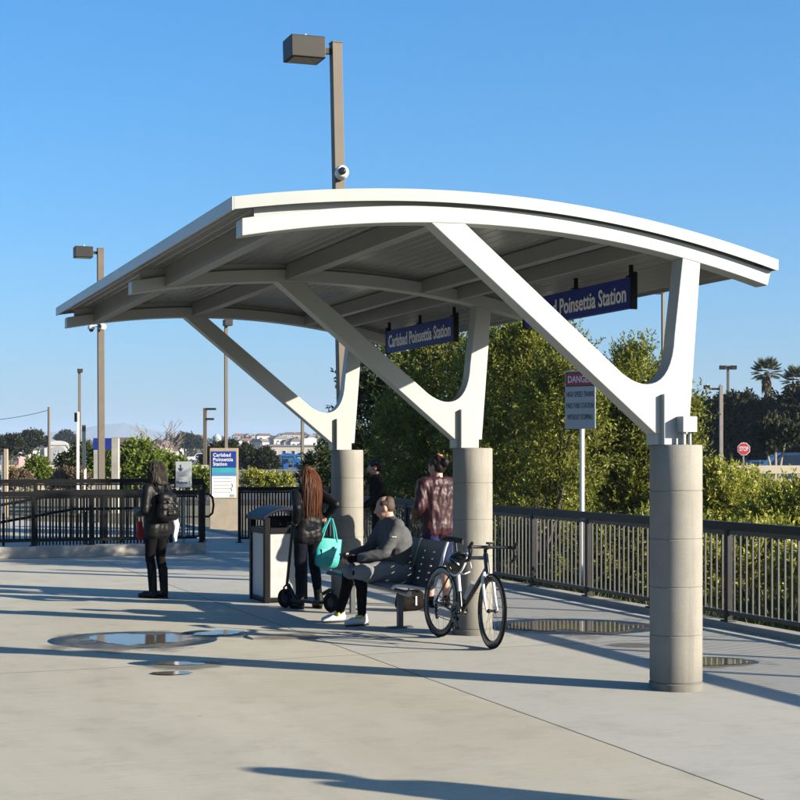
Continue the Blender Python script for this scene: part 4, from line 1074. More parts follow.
for s in (-1, 1):
    bm = BM(); tube(bm, [Rt @ Vector(p) for p in ((-.085, s * .05, -.24), (-.05, s * .03, -.10), (-.012, s * .012, 0), (.012, s * .012, 0), (.05, s * .03, -.10), (.085, s * .05, -.24))], .009, 6); obj('handle', bm, teal_cloth, tt, smooth=True)
bm = BM(); 
box(bm, Rt @ Vector((.01, -.084, -.36)), (.17, .006, .10))
obj('print', bm, teal_light, tt, bevel=.002)
# kick scooter
fw = G(285, 608); rwp = G(331, 612.5)
dv = fw - rwp; sc_r = math.atan2(dv.y, dv.x); WB = dv.length
kick = thing('kick_scooter', 'black folding kick scooter standing between the person and the litter bin', 'scooter', rwp, sc_r)
def swheel(x):
    MX = Matrix.Translation((x, 0, .11)) @ Matrix.Rotation(PI / 2, 4, 'X')
    bm = BM(); lathe(bm, [(.055, -.018), (.09, -.022), (.106, -.014), (.11, 0), (.106, .014), (.09, .022), (.055, .018), (.055, -.018)], 32, MX); w = obj('wheel', bm, black_rubber, kick, smooth=True)
    bm = BM(); lathe(bm, [(0, -.02), (.052, -.012), (.054, .012), (0, .02)], 20, MX); obj('hub', bm, bronze_dark, w, smooth=True)
swheel(0); swheel(WB)
bm = BM(); box(bm, (WB * .47, 0, .10), (WB * .62, .13, .03)); obj('deck', bm, black_plastic, kick, bevel=.008)
bm = BM(); tube(bm, [(WB * .76, 0, .10), (WB * .86, 0, .20), (WB * .93, 0, .27)], .022, 8); tube(bm, [(WB, -.035, .11), (WB - .015, -.03, .24), (WB - .03, 0, .27)], .011, 8); tube(bm, [(WB, .035, .11), (WB - .015, .03, .24), (WB - .03, 0, .27)], .011, 8); obj('fork', bm, black_plastic, kick, smooth=True)
bm = BM(); tube(bm, [(WB - .03, 0, .25), (WB - .13, 0, .97)], .017, 10); obj('stem', bm, bronze_dark, kick, smooth=True)
bm = BM(); tube(bm, [(WB - .13, -.20, .965), (WB - .13, .20, .965)], .012, 8); hbk = obj('handlebar', bm, black_plastic, kick, smooth=True)
for s in (-1, 1):
    bm = BM(); tube(bm, [(WB - .13, s * .11, .965), (WB - .13, s * .215, .965)], .018, 8); obj('grip', bm, black_rubber, hbk, smooth=True)
bm = BM(); tube(bm, [(-.06, 0, .235), (.02, 0, .245), (.12, 0, .20)], [.02, .024, .022], 8); obj('mudguard', bm, black_plastic, kick, smooth=True)

# ---- person in maroon jacket behind the bench
J = standing(hip=.92, sh=1.40, head=1.60, shw=.175, yaw=.45, pitch=-.16)
J.update(knL=V3(-.09, .02, .50), anL=V3(-.10, -.02, .095), knR=V3(.10, .03, .50), anR=V3(.11, .0, .095), calf=(0, -.02, 0), toeL=(-.2, 1, 0), toeR=(.25, 1, 0))
arms(J, (-.20, .16, 1.02), (.20, .18, 1.04), ((.5, .8, -.1), (1, 0, 0), (0, .3, 1), .6), ((-.5, .8, -.1), (-1, 0, 0), (0, .3, 1), .6))
q = AT(437.5, 16.8)
w3 = person('person in shiny maroon leather jacket and navy shorts standing behind the bench', q, face_rot(-.45, .89), J, skin, 1.0, 1.)
top_part(w3, J, maroon_leather, .97, .028, hem=.05, amp=.012, ns=(15, 15, 5))
leg_part(w3, J, navy_cloth, .97, .020, name='shorts', upto=.4, amp=.006)
shoes(w3, J, brown_canvas, black_rubber)
M = J['hM']; hc = J['head']
bm = BM(); ell(bm, HL(hc, M, 0, -.022, .042), (.088, .100, .086), M); ell(bm, HL(hc, M, 0, -.05, -.01), (.082, .068, .075), M); ell(bm, HL(hc, M, .0, -.13, .03), (.05, .045, .05), M); ell(bm, HL(hc, M, .02, -.05, .11), (.06, .06, .035), M)
solid('hair', bm, hair_dark, w3, voxel=.009, smooth=2, amp=.007, nscale=(22, 22, 10))
bm = BM(); tube(bm, [HL(hc, M, .03 * math.cos(a) , -.075 + .02 * math.sin(a), .125 + .01 * math.sin(a)) for a in [2 * PI * k / 14 for k in range(14)]], .012, 8, closed=True); obj('hair_tie', bm, pmat('hair_tie_orange', (.5, .16, .06), .6), w3, smooth=True)

# ---- dark clothed person by the rail
J = standing(hip=.90, sh=1.36, head=1.555, shw=.175, lean=.05, yaw=.15, pitch=-.06)
J.update(knL=V3(-.09, .03, .49), anL=V3(-.10, -.02, .095), knR=V3(.10, .05, .49), anR=V3(.10, .05, .095), calf=(0, -.02, 0))
arms(J, (-.24, .20, .98), (.22, .14, .92), ((.3, .9, 0), (1, 0, 0), (0, .2, 1), .6), ((-.3, .8, -.3), (-1, 0, 0), (0, .2, 1), .6))
q = AT(379.5, 22.3)
w4 = person('person in all dark clothes seen side on in the shade, between column and maroon jacket', q, face_rot(-.93, .10), J, skin_tan, .98, 1., voxel=.011)
top_part(w4, J, black_knit, .98, .018, hem=.05, amp=.006)
leg_part(w4, J, black_knit, 1.0, .014, amp=.004)
shoes(w4, J, black_leather, black_rubber)
M = J['hM']; hc = J['head']
bm = BM(); ell(bm, HL(hc, M, 0, -.018, .045), (.084, .102, .085), M); ell(bm, HL(hc, M, 0, -.05, .0), (.080, .062, .07), M); solid('hair', bm, hair_dark, w4, voxel=.010, smooth=2, amp=.004, nscale=(30, 30, 20))

# ---- seated man
seat = ABW(-.32, 4.78)
rs = face_rot(-U.x, -U.y)
J = dict(pelvis=V3(0, .0, .535), chest=V3(0, .055, .90), neck=V3(0, .10, 1.075), head=V3(0, .15, 1.185), hM=head_basis(-.50, -.20), wide=1.25,
         shL=V3(-.19, .085, 1.005), shR=V3(.19, .085, 1.005), hipL=V3(-.105, .05, .535), hipR=V3(.105, .05, .535),
         knL=V3(-.13, .485, .535), knR=V3(.14, .50, .535), anL=V3(-.11, .44, .10), anR=V3(.26, .55, .10), toeL=(-.15, 1, 0), toeR=(.0, 1, 0), calf=(0, -.022, 0))
arms(J, (-.10, .475, .685), (.09, .50, .70), ((.25, .85, -.15), (.8, 0, -.5), (.2, .2, 1), .75), ((-.25, .85, -.15), (-.8, 0, -.5), (-.2, .2, 1), .75), l1=.31, l2=.27, hintL=(-.6, -.5, -1), hintR=(.6, -.5, -1))
w5 = person('seated person with balding head in grey cycling jersey and shorts on the bench', (seat.x, seat.y, 0), rs, J, skin, 1.10, 1.02)
bm = BM(); torso_geo(bm, J, 1.10, .014); arms_geo(bm, J, 1.10, .012)
ell(bm, (0, .10, .70), (.165, .13, .16)); ell(bm, (0, -.015, .82), (.20, .12, .20))
cap(bm, J['neck'] - Vector((0, 0, .06)), J['neck'] + Vector((0, .012, .015)), .080, .070)
js = solid('jersey', bm, charcoal_jersey, w5, voxel=.011, smooth=4, amp=.006, nscale=(8, 8, 14), amp2=.002)
bm = BM(); box(bm, J['shL'].lerp(J['elL'], .45) + Vector((-.076, .0, .02)), (.004, .05, .010)); obj('sleeve_mark', bm, sign_grey, js)
leg_part(w5, J, black_knit, 1.05, .006, name='tights', amp=.002)
leg_part(w5, J, grey_shorts, 1.08, .026, name='shorts', upto=.3, amp=.009)
shoes(w5, J, white_shoe, black_plastic, toe=.175, extra=yellow_trim)
bm = BM()
for q in 'LR':
    hd_ = J['hand' + q]; w = J['wr' + q]; f = Vector(hd_[0]).normalized(); cap(bm, w - f * .01, w + f * .075, .034, .042, 10)
solid('gloves', bm, black_knit, w5, voxel=.008, smooth=3)
M = J['hM']; hc = J['head']
bm = BM(); ell(bm, HL(hc, M, 0, -.042, .016), (.0815, .070, .080), M); ell(bm, HL(hc, M, 0, -.055, .055), (.074, .058, .058), M)
for sx in (-1, 1): ell(bm, HL(hc, M, sx * .034, -.012, .042), (.049, .062, .044), M)
solid('hair', bm, hair_short, w5, voxel=.008, smooth=2, amp=.001)
hp = Matrix.Rotation(rs, 3, 'Z') @ Vector((0, .60, .695)) + seat
ph = thing('smartphone', 'dark smartphone held between the hands of the seated person', 'phone', hp, rs)
ph.rotation_euler = (R(-40), 0, rs)
obj('phone_body', mb((0, 0, 0), (.15, .008, .075)), black_plastic, ph, bevel=.003)
obj('screen', mb((0, -.0052, 0), (.14, .002, .067)), glass_dark, ph)
# bag under the bench
q = G(410, 611)
bg = thing('duffel_bag', 'dark brown bag on the ground behind the bench leg', 'bag', q, ROW + .2)
bm = BM(); cap(bm, (-.10, 0, .09), (.10, 0, .09), .088, .088, 14); cap(bm, (-.10, 0, .16), (.10, 0, .16), .075, .075, 14); solid('bag_body', bm, brown_canvas, bg, voxel=.012, smooth=3, amp=.008)
bm = BM(); tube(bm, [(-.07, -.06, .21), (-.05, -.07, .28), (.05, -.07, .28), (.07, -.06, .21)], .010, 6); obj('handle', bm, brown_canvas, bg, smooth=True)
bm = BM(); box(bm, (.02, -.093, .12), (.02, .01, .10)); obj('buckle_strap', bm, silver, bg)

# ---- passer-by out of the frame at right whose shadow falls along the bottom edge
sd_ = Vector((.927, -.375))
J = standing(hip=.92, sh=1.40, head=1.60, shw=.175)
J.update(knL=V3(-.09, .02, .50), anL=V3(-.10, -.02, .095), knR=V3(.10, .03, .50), anR=V3(.10, .0, .095), calf=(0, -.02, 0))
arms(J, (-.26, .06, .90), (.26, .06, .90), ((0, .2, -1), (1, 0, 0), (0, 1, 0), .35), ((0, .2, -1), (-1, 0, 0), (0, 1, 0), .35))
tip = G(243, 768)
Lsh = 1.70 / math.tan(R(19)); LEAN = R(12); aw = Vector((.375, .927, 0))
w6 = person('person in grey jersey standing on the pavement nearest the viewer', (tip.x + .927 * Lsh - aw.x * .36, tip.y - .375 * Lsh - aw.y * .36, 0), 0, J, skin_tan, 1.0, 1., voxel=.012)
top_part(w6, J, charcoal_jersey, 1.0, .018, hem=.08); leg_part(w6, J, dark_denim, 1.0, .014); shoes(w6, J, white_shoe, black_rubber)
bm = BM(); ell(bm, J['head'] + Vector((0, -.018, .045)), (.086, .104, .085)); ell(bm, J['head'] + Vector((0, -.05, .0)), (.082, .062, .08)); solid('hair', bm, hair_dark, w6, voxel=.011, smooth=2, amp=.004)
w6.rotation_euler = (Matrix.Rotation(-LEAN, 3, Vector((.927, -.375, 0))) @ Matrix.Rotation(.2, 3, 'Z')).to_euler()
# far walker behind the cream wall
J = standing(hip=.90, sh=1.36, head=1.555)
J.update(knL=V3(-.08, .06, .49), anL=V3(-.09, .12, .095), knR=V3(.08, -.02, .49), anR=V3(.09, -.16, .12))
arms(J, (-.24, .12, .90), (.24, -.06, .90), ((0, .2, -1), (1, 0, 0), (0, 1, 0), .35), ((0, .2, -1), (-1, 0, 0), (0, 1, 0), .35))
q = AT(20.5, 78)
w7 = person('tiny distant person in a pink top behind the cream wall at far left', (q.x, q.y, .28), 1.4, J, skin, 1.0, 1., voxel=.025)
bm = BM(); torso_geo(bm, J, 1., .03); arms_geo(bm, J, 1., .02); solid('jacket', bm, pmat('pink_cloth', (.55, .22, .22), .8), w7, voxel=.03, smooth=2)
bm = BM(); ell(bm, J['head'] + Vector((0, -.02, .04)), (.09, .11, .09)); obj('hair', bm, hair_dark, w7, smooth=True)
# ================================================================== VEGETATION
def nrm(a): return a / np.maximum(1e-9, np.linalg.norm(a, axis=1, keepdims=True))
def leaf_object(name, P, Dv, L, W, m, parent=None, kind=None):
    n = len(P); Dv = nrm(Dv); S = nrm(np.cross(Dv, rng.normal(size=(n, 3)))); Nn = np.cross(S, Dv)
    V = np.empty((n, 4, 3)); L = L[:, None]; W = W[:, None]
    V[:, 0] = P; V[:, 1] = P + Dv * L * .45 + S * W * .5 + Nn * W * .12; V[:, 2] = P + Dv * L - Nn * L * .06; V[:, 3] = P + Dv * L * .45 - S * W * .5 + Nn * W * .12
    me = bpy.data.meshes.new(name); me.vertices.add(n * 4); me.vertices.foreach_set('co', V.reshape(-1).astype(np.float32))
    me.loops.add(n * 4); me.loops.foreach_set('vertex_index', np.arange(n * 4, dtype=np.int32))
    me.polygons.add(n); me.polygons.foreach_set('loop_start', np.arange(0, n * 4, 4, dtype=np.int32)); me.polygons.foreach_set('loop_total', np.full(n, 4, dtype=np.int32))
    me.update(calc_edges=True)
    o = link_mesh(name, me, m, parent)
    if kind: o['kind'] = kind
    return o
def crown_leaves(name, blobs, ncl, per_cl, nleaf, sl, LL, LW, m, parent, sigma=.16, up=.5, kind=None):
    """blobs: (centre, radii). clusters on the lumpy surface, sprigs around them, leaves along sprigs"""
    C = np.array([b[0] for b in blobs]); Rr = np.array([b[1] for b in blobs]); w = Rr[:, 0] ** 2; w /= w.sum()
    idx = rng.choice(len(blobs), ncl, p=w); d = nrm(rng.normal(size=(ncl, 3))); d[:, 2] = np.where(d[:, 2] < -.5, -d[:, 2], d[:, 2])
    f = rng.uniform(.5, 1.06, ncl) ** .6
    cc = C[idx] + d * Rr[idx] * f[:, None]
    ns = ncl * per_cl; ci = np.repeat(np.arange(ncl), per_cl)
    sg = sigma * Rr[idx][ci].mean(axis=1, keepdims=True)
    sp = cc[ci] + rng.normal(size=(ns, 3)) * sg
    sd = nrm(d[ci] * .7 + np.array([0, 0, up]) + rng.normal(size=(ns, 3)) * .45)
    n = ns * nleaf; si = np.repeat(np.arange(ns), nleaf); t = np.tile(np.linspace(.1, 1, nleaf), ns)
    sln = sl * rng.uniform(.6, 1.3, ns)
    P = sp[si] + sd[si] * (t * sln[si])[:, None]
    Dl = sd[si] * .65 + rng.normal(size=(n, 3)) * .55
    return leaf_object(name, P, Dl, LL * rng.uniform(.65, 1.25, n), LW * rng.uniform(.7, 1.2, n), m, parent, kind)
def trunk_mesh(base, tops, r, m, parent, name='trunk'):
    bm = BM(); base = Vector(base)
    for q in tops:
        q = Vector(q); a = base.lerp(q, .35); a.x = base.x * .75 + q.x * .25; a.y = base.y * .75 + q.y * .25
        b = base.lerp(q, .7) + Vector((random.uniform(-.1, .1), random.uniform(-.1, .1), 0)) * (q - base).length * .3
        tube(bm, [base, a, b, q], [r, r * .75, r * .45, r * .12], 7)
    return obj(name, bm, m, parent, smooth=True)
def tree(name, label, cat, Z, blobs_px, lm, ncl, per_cl, nleaf, sl, LL, LW, ground=-.12, bm_=None, group=None, sigma=.16, up=.5, tr=.07, deep=.85, dzr=None):
    bl = []
    Z0 = Z
    for q in blobs_px:
        x, y, r = q[:3]; Z = Z0 + (q[3] if len(q) > 3 else 0); rr = r * Z / F; dz = random.uniform(*dzr) if dzr else random.uniform(-.3, .3) * rr
        c = AT(x, Z + dz); bl.append((np.array((c.x, c.y, max(HY(y, Z), ground + rr * .5))), np.array((rr, rr * deep, rr))))
    cx = float(np.mean([b[0][0] for b in bl])); cy = float(np.mean([b[0][1] for b in bl]))
    t = thing(name, label, cat, (cx, cy, ground), 0, group); off = np.array((cx, cy, ground))
    bl = [(b[0] - off, b[1]) for b in bl]
    trunk_mesh((0, 0, -.05), [b[0] for b in bl], tr, bm_ or bark, t)
    crown_leaves('crown', bl, ncl, per_cl, nleaf, sl, LL, LW, lm, t, sigma, up)
    return t
GB = 'tall olive green bushes behind the right fence'
tree('leafy_bush', 'tall olive bush behind the far half of the right fence, left of the danger sign', 'bush', 24.5,
     [(522, 362, 38), (548, 368, 40), (496, 385, 42), (565, 410, 48), (520, 420, 58), (478, 440, 44), (545, 465, 58), (495, 485, 50), (585, 475, 40), (555, 515, 40), (505, 525, 40)], leaf_olive, 620, 9, 14, .28, .072, .027, group=GB, dzr=(-.5, 1.8))
tree('leafy_bush', 'rounded olive bush nearest the fence in the gap between the two name signs', 'bush', 22.0,
     [(524, 358, 34), (508, 380, 38), (546, 376, 32), (528, 415, 46), (534, 465, 46), (522, 508, 42), (556, 500, 34), (566, 376, 28, -1.4), (578, 402, 32, -1.4), (560, 415, 34, -1.3), (568, 455, 40, -1.4), (562, 505, 40, -1.3), (520, 395, 40, 1.4), (510, 445, 46, 1.5), (545, 425, 40, 1.4), (535, 480, 44, 1.4)], leaf_olive, 640, 9, 14, .26, .066, .025, group=GB)
tree('leafy_bush', 'olive bush with a pointed top behind the danger sign, right of its pole', 'bush', 25.5,
     [(638, 384, 30), (646, 400, 34), (610, 410, 36), (660, 430, 34), (632, 430, 48), (600, 450, 36), (652, 468, 42), (622, 480, 50), (645, 515, 44), (672, 525, 32), (604, 520, 40)], leaf_olive, 600, 9, 14, .28, .074, .027, group=GB, dzr=(-1.3, 1.5))
tree('leafy_bush', 'dark bush between the middle column and the maroon jacket, under the far sign', 'bush', 27.5,
     [(452, 368, 40), (425, 385, 40), (474, 395, 40), (440, 425, 54), (478, 445, 46), (415, 455, 46), (450, 485, 55), (420, 510, 40), (480, 510, 45)], leaf_olive, 520, 8, 13, .30, .08, .030, group=GB)
tree('leafy_bush', 'dark shaded bush just right of the back column, behind the dark clothed person', 'bush', 31.,
     [(388, 378, 32), (372, 405, 32), (402, 415, 38), (378, 440, 40), (400, 465, 42), (368, 475, 34), (385, 505, 40)], leaf_mid, 330, 8, 12, .34, .11, .042, group=GB)
tree('leafy_bush', 'small dark bush between the long haired person and the back column', 'bush', 36.,
     [(322, 462, 12), (318, 476, 14), (332, 478, 15), (326, 494, 18), (312, 492, 10)], leaf_mid, 130, 7, 10, .24, .11, .045, group=GB)
GS = 'low yellow green shrubs behind the right fence'
tree('low_shrub', 'low yellow green shrub immediately right of the front column', 'shrub', 22.0,
     [(714, 500, 22), (694, 516, 26), (726, 516, 26), (712, 538, 34), (690, 552, 28), (730, 548, 30)], leaf_yellow, 330, 9, 13, .30, .075, .027, group=GS, tr=.03, up=.9)
tree('low_shrub', 'low yellow green shrub below the stop sign', 'shrub', 24.0,
     [(742, 506, 22), (732, 515, 24), (760, 518, 26), (746, 535, 34), (772, 540, 28)], leaf_yellow, 310, 9, 13, .30, .078, .028, group=GS, tr=.03, up=.9)
tree('low_shrub', 'low yellow green shrub at the right edge of the photo before the cream wall', 'shrub', 20.5,
     [(790, 528, 28), (770, 534, 26), (812, 526, 32), (792, 552, 36), (825, 545, 36), (765, 560, 26)], leaf_yellow, 340, 9, 13, .28, .07, .026, group=GS, tr=.03, up=.9)
for bb, aa_, lab in ((13.2, 4.6, 'low scrub at the foot of the dark bushes, beyond the rail behind the bench'), (10.6, 4.9, 'low scrub beyond the right fence, left of the danger sign post'), (8.2, 4.8, 'low scrub beyond the right fence, just right of the danger sign post'),
                     (6.0, 5.0, 'low scrub beyond the right fence, left of the front column'), (3.9, 5.2, 'low scrub beyond the right fence, right of the front column'), (1.9, 5.0, 'low scrub beyond the right fence at the right edge of the photo')):
    q = ABW(aa_, bb); px_ = 400 + q.x / q.y * F; k_ = F / q.y
    tree('ground_scrub', lab, 'shrub', q.y, [(px_ + ox * k_, YH + (EYE - oz) * k_, r_ * k_) for ox, oz, r_ in ((-.55, .28, .38), (.0, .36, .42), (.55, .28, .40), (.95, .2, .34), (-.95, .2, .34))], leaf_olive if bb > 7 else leaf_yellow, 200, 8, 11, .22, .075, .03, group='low scrub along the right fence', tr=.02, up=.8, deep=1.3)
# weeds beyond the fence
n = 30000
a = 2.78 + rng.random(n) ** 1.3 * 7.5; b = rng.uniform(-3, 17, n)
k = np.array([noise.noise(Vector((x * .8, y * .8, 0))) for x, y in zip(a, b)]); keep = k > -.25; a, b, k = a[keep], b[keep], k[keep]; n = len(a)
P = np.stack([C1.x + U.x * a + D.x * b, C1.y + U.y * a + D.y * b, np.full(n, -.16)], 1)
leaf_object('weeds', P, np.stack([rng.normal(size=n) * .4, rng.normal(size=n) * .4, np.ones(n)], 1), (.16 + .3 * np.clip(k + .2, 0, 1)) * rng.uniform(.6, 1.4, n), rng.uniform(.012, .03, n), grass_mat, kind='stuff')

# dark trees across the lot
GD = 'dark round trees round the car park at right'
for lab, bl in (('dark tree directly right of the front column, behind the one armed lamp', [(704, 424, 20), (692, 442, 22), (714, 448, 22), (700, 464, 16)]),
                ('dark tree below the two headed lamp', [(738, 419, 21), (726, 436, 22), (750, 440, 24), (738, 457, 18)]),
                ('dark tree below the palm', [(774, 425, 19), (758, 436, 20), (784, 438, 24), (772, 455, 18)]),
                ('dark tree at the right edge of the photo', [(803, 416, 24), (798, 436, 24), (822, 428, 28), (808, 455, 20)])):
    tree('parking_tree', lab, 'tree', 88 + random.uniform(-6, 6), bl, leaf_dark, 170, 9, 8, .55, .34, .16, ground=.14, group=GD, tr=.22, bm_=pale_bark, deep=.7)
tree('parking_tree', 'pale forked trunk tree growing before the blue vans', 'tree', 58, [(775, 436, 9), (786, 440, 9), (766, 441, 8)], leaf_dark, 70, 7, 7, .4, .22, .11, ground=.14, tr=.10, bm_=white_bark if 'white_bark' in globals() else pale_bark)
def palm(label, x, y, Z, ground, s=1.):
    c = AT(x, Z); top = HY(y, Z); t = thing('palm_tree', label, 'palm tree', (c.x, c.y, ground), 0, 'fan palms above the dark trees')
    h = top - ground
    bm = BM(); tube(bm, [(0, 0, 0), (.1, 0, h * .5), (0, 0, h)], [.26, .2, .17], 10); obj('trunk', bm, bark, t, smooth=True)
    P = []; Dv = []; L = []; W = []
    for i in range(34):
        az = i * 2.4; el = 1.25 - 1.9 * (i / 34); d = Vector((math.cos(az) * math.cos(el), math.sin(az) * math.cos(el), math.sin(el)))
        e = Vector((0, 0, h)) + d * .55 * s; sd = d.cross(Vector((0, 0, 1))).normalized(); up = sd.cross(d)
        for k in range(-6, 7):
            a = k * .17; dd = d * math.cos(a) + sd * math.sin(a) + up * (-.10 * abs(k) / 6)
            P.append(e); Dv.append(dd); L.append(.80 * s * (1 - .03 * abs(k))); W.append(.10 * s)
    leaf_object('crown', np.array(P), np.array(Dv), np.array(L), np.array(W), leaf_palm, t)
    P = []; Dv = []
    for i in range(160):
        az = random.random() * 6.28; z = h - random.uniform(.2, 1.2); P.append((.15 * math.cos(az), .15 * math.sin(az), z)); Dv.append((.45 * math.cos(az), .45 * math.sin(az), -1))
    leaf_object('dead_skirt', np.array(P), np.array(Dv), np.full(160, .6), np.full(160, .10), leaf_dry, t)
palm('tall fan palm standing above the dark trees at right', 766.5, 372, 110, .14, 1.0)
palm('fan palm cut by the right edge of the photo', 798, 381, 100, .14, 1.0)

# left side planting
GL2 = 'green bushes beyond the ramp at left'
for lab, Z, bl, m, nn in (
        ('bright green bush just right of the portal posts', 47, [(136, 458, 13), (126, 470, 14), (148, 470, 13), (138, 482, 14)], leaf_bright, 150),
        ('bright green bush seen between the two portal posts', 50, [(106, 462, 12), (98, 474, 12), (112, 476, 12)], leaf_bright, 110),
        ('bright green bush behind the head of the person at left', 50, [(164, 468, 11), (176, 474, 11), (158, 478, 11), (184, 482, 9)], leaf_bright, 120),
        ('dark green bush left of the white post', 54, [(70, 466, 10), (80, 460, 11), (88, 472, 11), (74, 478, 10)], leaf_mid, 120),
        ('small green bush in front of the cream wall at far left', 56, [(38, 470, 8), (32, 478, 7), (43, 480, 7)], leaf_bright, 80),
        ('green bush between the small sign and the station pylon', 48, [(200, 482, 9), (210, 488, 9), (194, 488, 8)], leaf_bright, 80)):
    tree('round_bush', lab, 'bush', Z, bl, m, nn, 7, 8, .22, .14, .065, ground=-.05, group=GL2, tr=.04)
for lab, Z, bl in (('brown dry scrub below the white post', 46, [(66, 482, 8), (80, 484, 9), (58, 486, 7)]), ('brown dry scrub at the foot of the cream wall, far left', 52, [(14, 480, 8), (24, 484, 8), (4, 486, 7)]),
                   ('dry yellowish scrub behind the litter bin', 44, [(252, 484, 8), (268, 487, 9), (284, 486, 8)])):
    tree('dry_scrub', lab, 'shrub', Z, bl, leaf_dry if 'yellow' not in lab else leaf_yellow, 90, 7, 8, .2, .12, .04, ground=-.05, group='dry scrub beyond the platform', tr=.02)
GF = 'dark trees in the distance at left'
for lab, Z, bl in (('dark distant tree at the far left edge', 150, [(2, 449, 8), (12, 445, 8), (19, 450, 8)]), ('dark distant rounded tree left of the white arched building', 170, [(32, 441, 8), (24, 446, 7), (40, 445, 6)]),
                   ('small dark tree rising behind the white arched building', 380, [(66, 439, 4), (61, 441, 3), (70, 441, 3)]),
                   ('dark tree immediately right of the station pylon', 95, [(246, 457, 10), (240, 466, 10), (252, 468, 10)]), ('dark rounded tree right of the pylon, nearer the blue shelters', 92, [(264, 460, 9), (270, 467, 9), (258, 470, 8)]),
                   ('dark tree behind the top of the station pylon', 110, [(216, 456, 9), (228, 452, 9), (206, 464, 7)]),
                   ('dark distant tree above the white pickup', 330, [(185, 443, 6), (195, 445, 6), (176, 446, 5)])):
    s = Z / 100
    tree('distant_tree', lab, 'tree', Z, bl, leaf_dark, 120, 9, 7, .26 * s, .17 * s, .09 * s, ground=terrain_h(0, Z), group=GF, tr=.12 * s)
# leafless tree
def bare_tree(label, x, Z, ht, ground):
    c = AT(x, Z); t = thing('bare_tree', label, 'tree', (c.x, c.y, ground)); bt = BM(); bt2 = BM()
    def grow(bm, p, d, L, r, k):
        q = p + d * L * .5 + Vector((random.uniform(-1, 1), random.uniform(-1, 1), 0)) * L * .06; e = p + d * L
        tube(bm, [p, q, e], [r, r * .85, r * .65], 5)
        if k == 0: return
        for i in range(3):
            dd = (d + Vector((random.uniform(-1, 1), random.uniform(-.8, .8), random.uniform(-.25, .5))) * .85).normalized()
            grow(bt2 if k <= 4 else bm, e if i else q, dd, L * random.uniform(.62, .85), r * .62, k - 1)
    grow(bt, Vector((0, 0, 0)), Vector((.35, 0, 1)).normalized(), ht * .25, ht * .026, 5)
    obj('trunk', bt, pale_bark, t); obj('crown', bt2, twig_grey, t)
bare_tree('leafless grey tree above the small platform sign', 157, 105, 5.4, .15)

# woods on the far hill, one mass
n = 1900; px = rng.uniform(-1000, 1900, n); Zs = rng.uniform(430, 980, n)
P = []; 
for x, Z in zip(px, Zs):
    c = AT(x, Z); h = terrain_h(c.x, Z); s = random.uniform(1.3, 3.2)
    q = nrm(rng.normal(size=(34, 3))) * np.array((s * 1.5, s, s)) * rng.uniform(.5, 1, (34, 1)); q[:, 2] = np.abs(q[:, 2]); P.append(q + np.array((c.x, Z, h)))
P = np.concatenate(P); n = len(P)
leaf_object('far_woods', P, rng.normal(size=(n, 3)), rng.uniform(.9, 2.2, n), rng.uniform(.6, 1.3, n), leaf_dark, kind='stuff')

# ================================================================== WALLS, POLES, PORTAL
def slot_wall(label, x0, x1, Z, ytop, rows, ground):
    a = AT(x0, Z); L = (x1 - x0) * Z / F; H = HY(ytop, Z) - ground
    t = thing('slotted_wall', label, 'wall', (a.x, a.y, ground), 0, 'cream slotted walls beyond the tracks')
    z = H; bt = .26; sl = .17; md = .13
    obj('coping', mb((L / 2, 0, H - bt / 2), (L, .24, bt)), cream_wall, t, bevel=.015); z -= bt
    for r in range(rows):
        bm = BM(); k = 0; x = 0
        while x < L: box(bm, (min(L - .2, x + .2), 0, z - sl / 2), (.38, .19, sl)); x += 1.5
        obj('pier', bm, cream_wall, t); z -= sl
        if r < rows - 1: obj('ledge', mb((L / 2, 0, z - md / 2), (L, .24, md)), cream_wall, t, bevel=.01); z -= md
    obj('wall_base', mb((L / 2, 0, z / 2 - .1), (L, .22, z + .2)), cream_wall, t)
slot_wall('cream concrete wall with dark slots at the right edge, behind the low shrubs', 700, 900, 46, 465.5, 2, .0)
slot_wall('cream concrete wall with dark slots at left, behind the ramp and the platform sign', -60, 216, 72, 465, 1, .1)
def pole_thing(name, label, cat, x, y, Z, w, m, ground=0., parts=None):
    c = AT(x, Z); t = thing(name, label, cat, (c.x, c.y, ground)); h = HY(y, Z) - ground
    obj('pole', mb((0, 0, h / 2), (w, w, h)), m, t, bevel=w * .1); return t, h
t, h = pole_thing('white_post', 'slim white post with a dark box on top, left of the portal', 'post', 77.8, 412, 45, .075, white_paint)
obj('signal_box', mb((-.05, -.02, h - .16), (.08, .10, .28)), black_paint, t)
t, h = pole_thing('edge_sign', 'tall narrow dark sign seen edge on, on a pale pole left of the portal', 'sign', 85, 468, 42, .06, white_paint)
obj('sign_panel', mb((-.02, -.05, (HY(425, 42) + HY(469, 42)) / 2), (.10, .03, HY(425, 42) - HY(469, 42))), pmat('slate_sign', (.06, .075, .09), .5), t)
obj('top_cap', mb((-.02, -.052, HY(429, 42)), (.105, .034, .14)), bronze_dark, t)
c = AT(106.5, 45); t = thing('portal', 'concrete two post portal with a blue panel across its top, behind the lamp post', 'portal', (c.x, c.y, 0))
for x, w, y in ((97.5, .21, 450), (115.5, .22, 438)):
    hh = HY(y, 45); obj('post', mb(((x - 106.5) * 45 / F, 0, hh / 2), (w, .22, hh)), kerb_concrete, t, bevel=.01)
obj('panel', mb(((102.6 - 106.5) * 45 / F, -.02, (HY(438, 45) + HY(449.8, 45)) / 2), (17.5 * 45 / F, .16, 11.6 * 45 / F)), sign_blue, t, bevel=.006)
t, h = pole_thing('gate_post', 'tan post beside a white pipe at the far left edge', 'post', 6, 449, 42, .11, tan_metal)
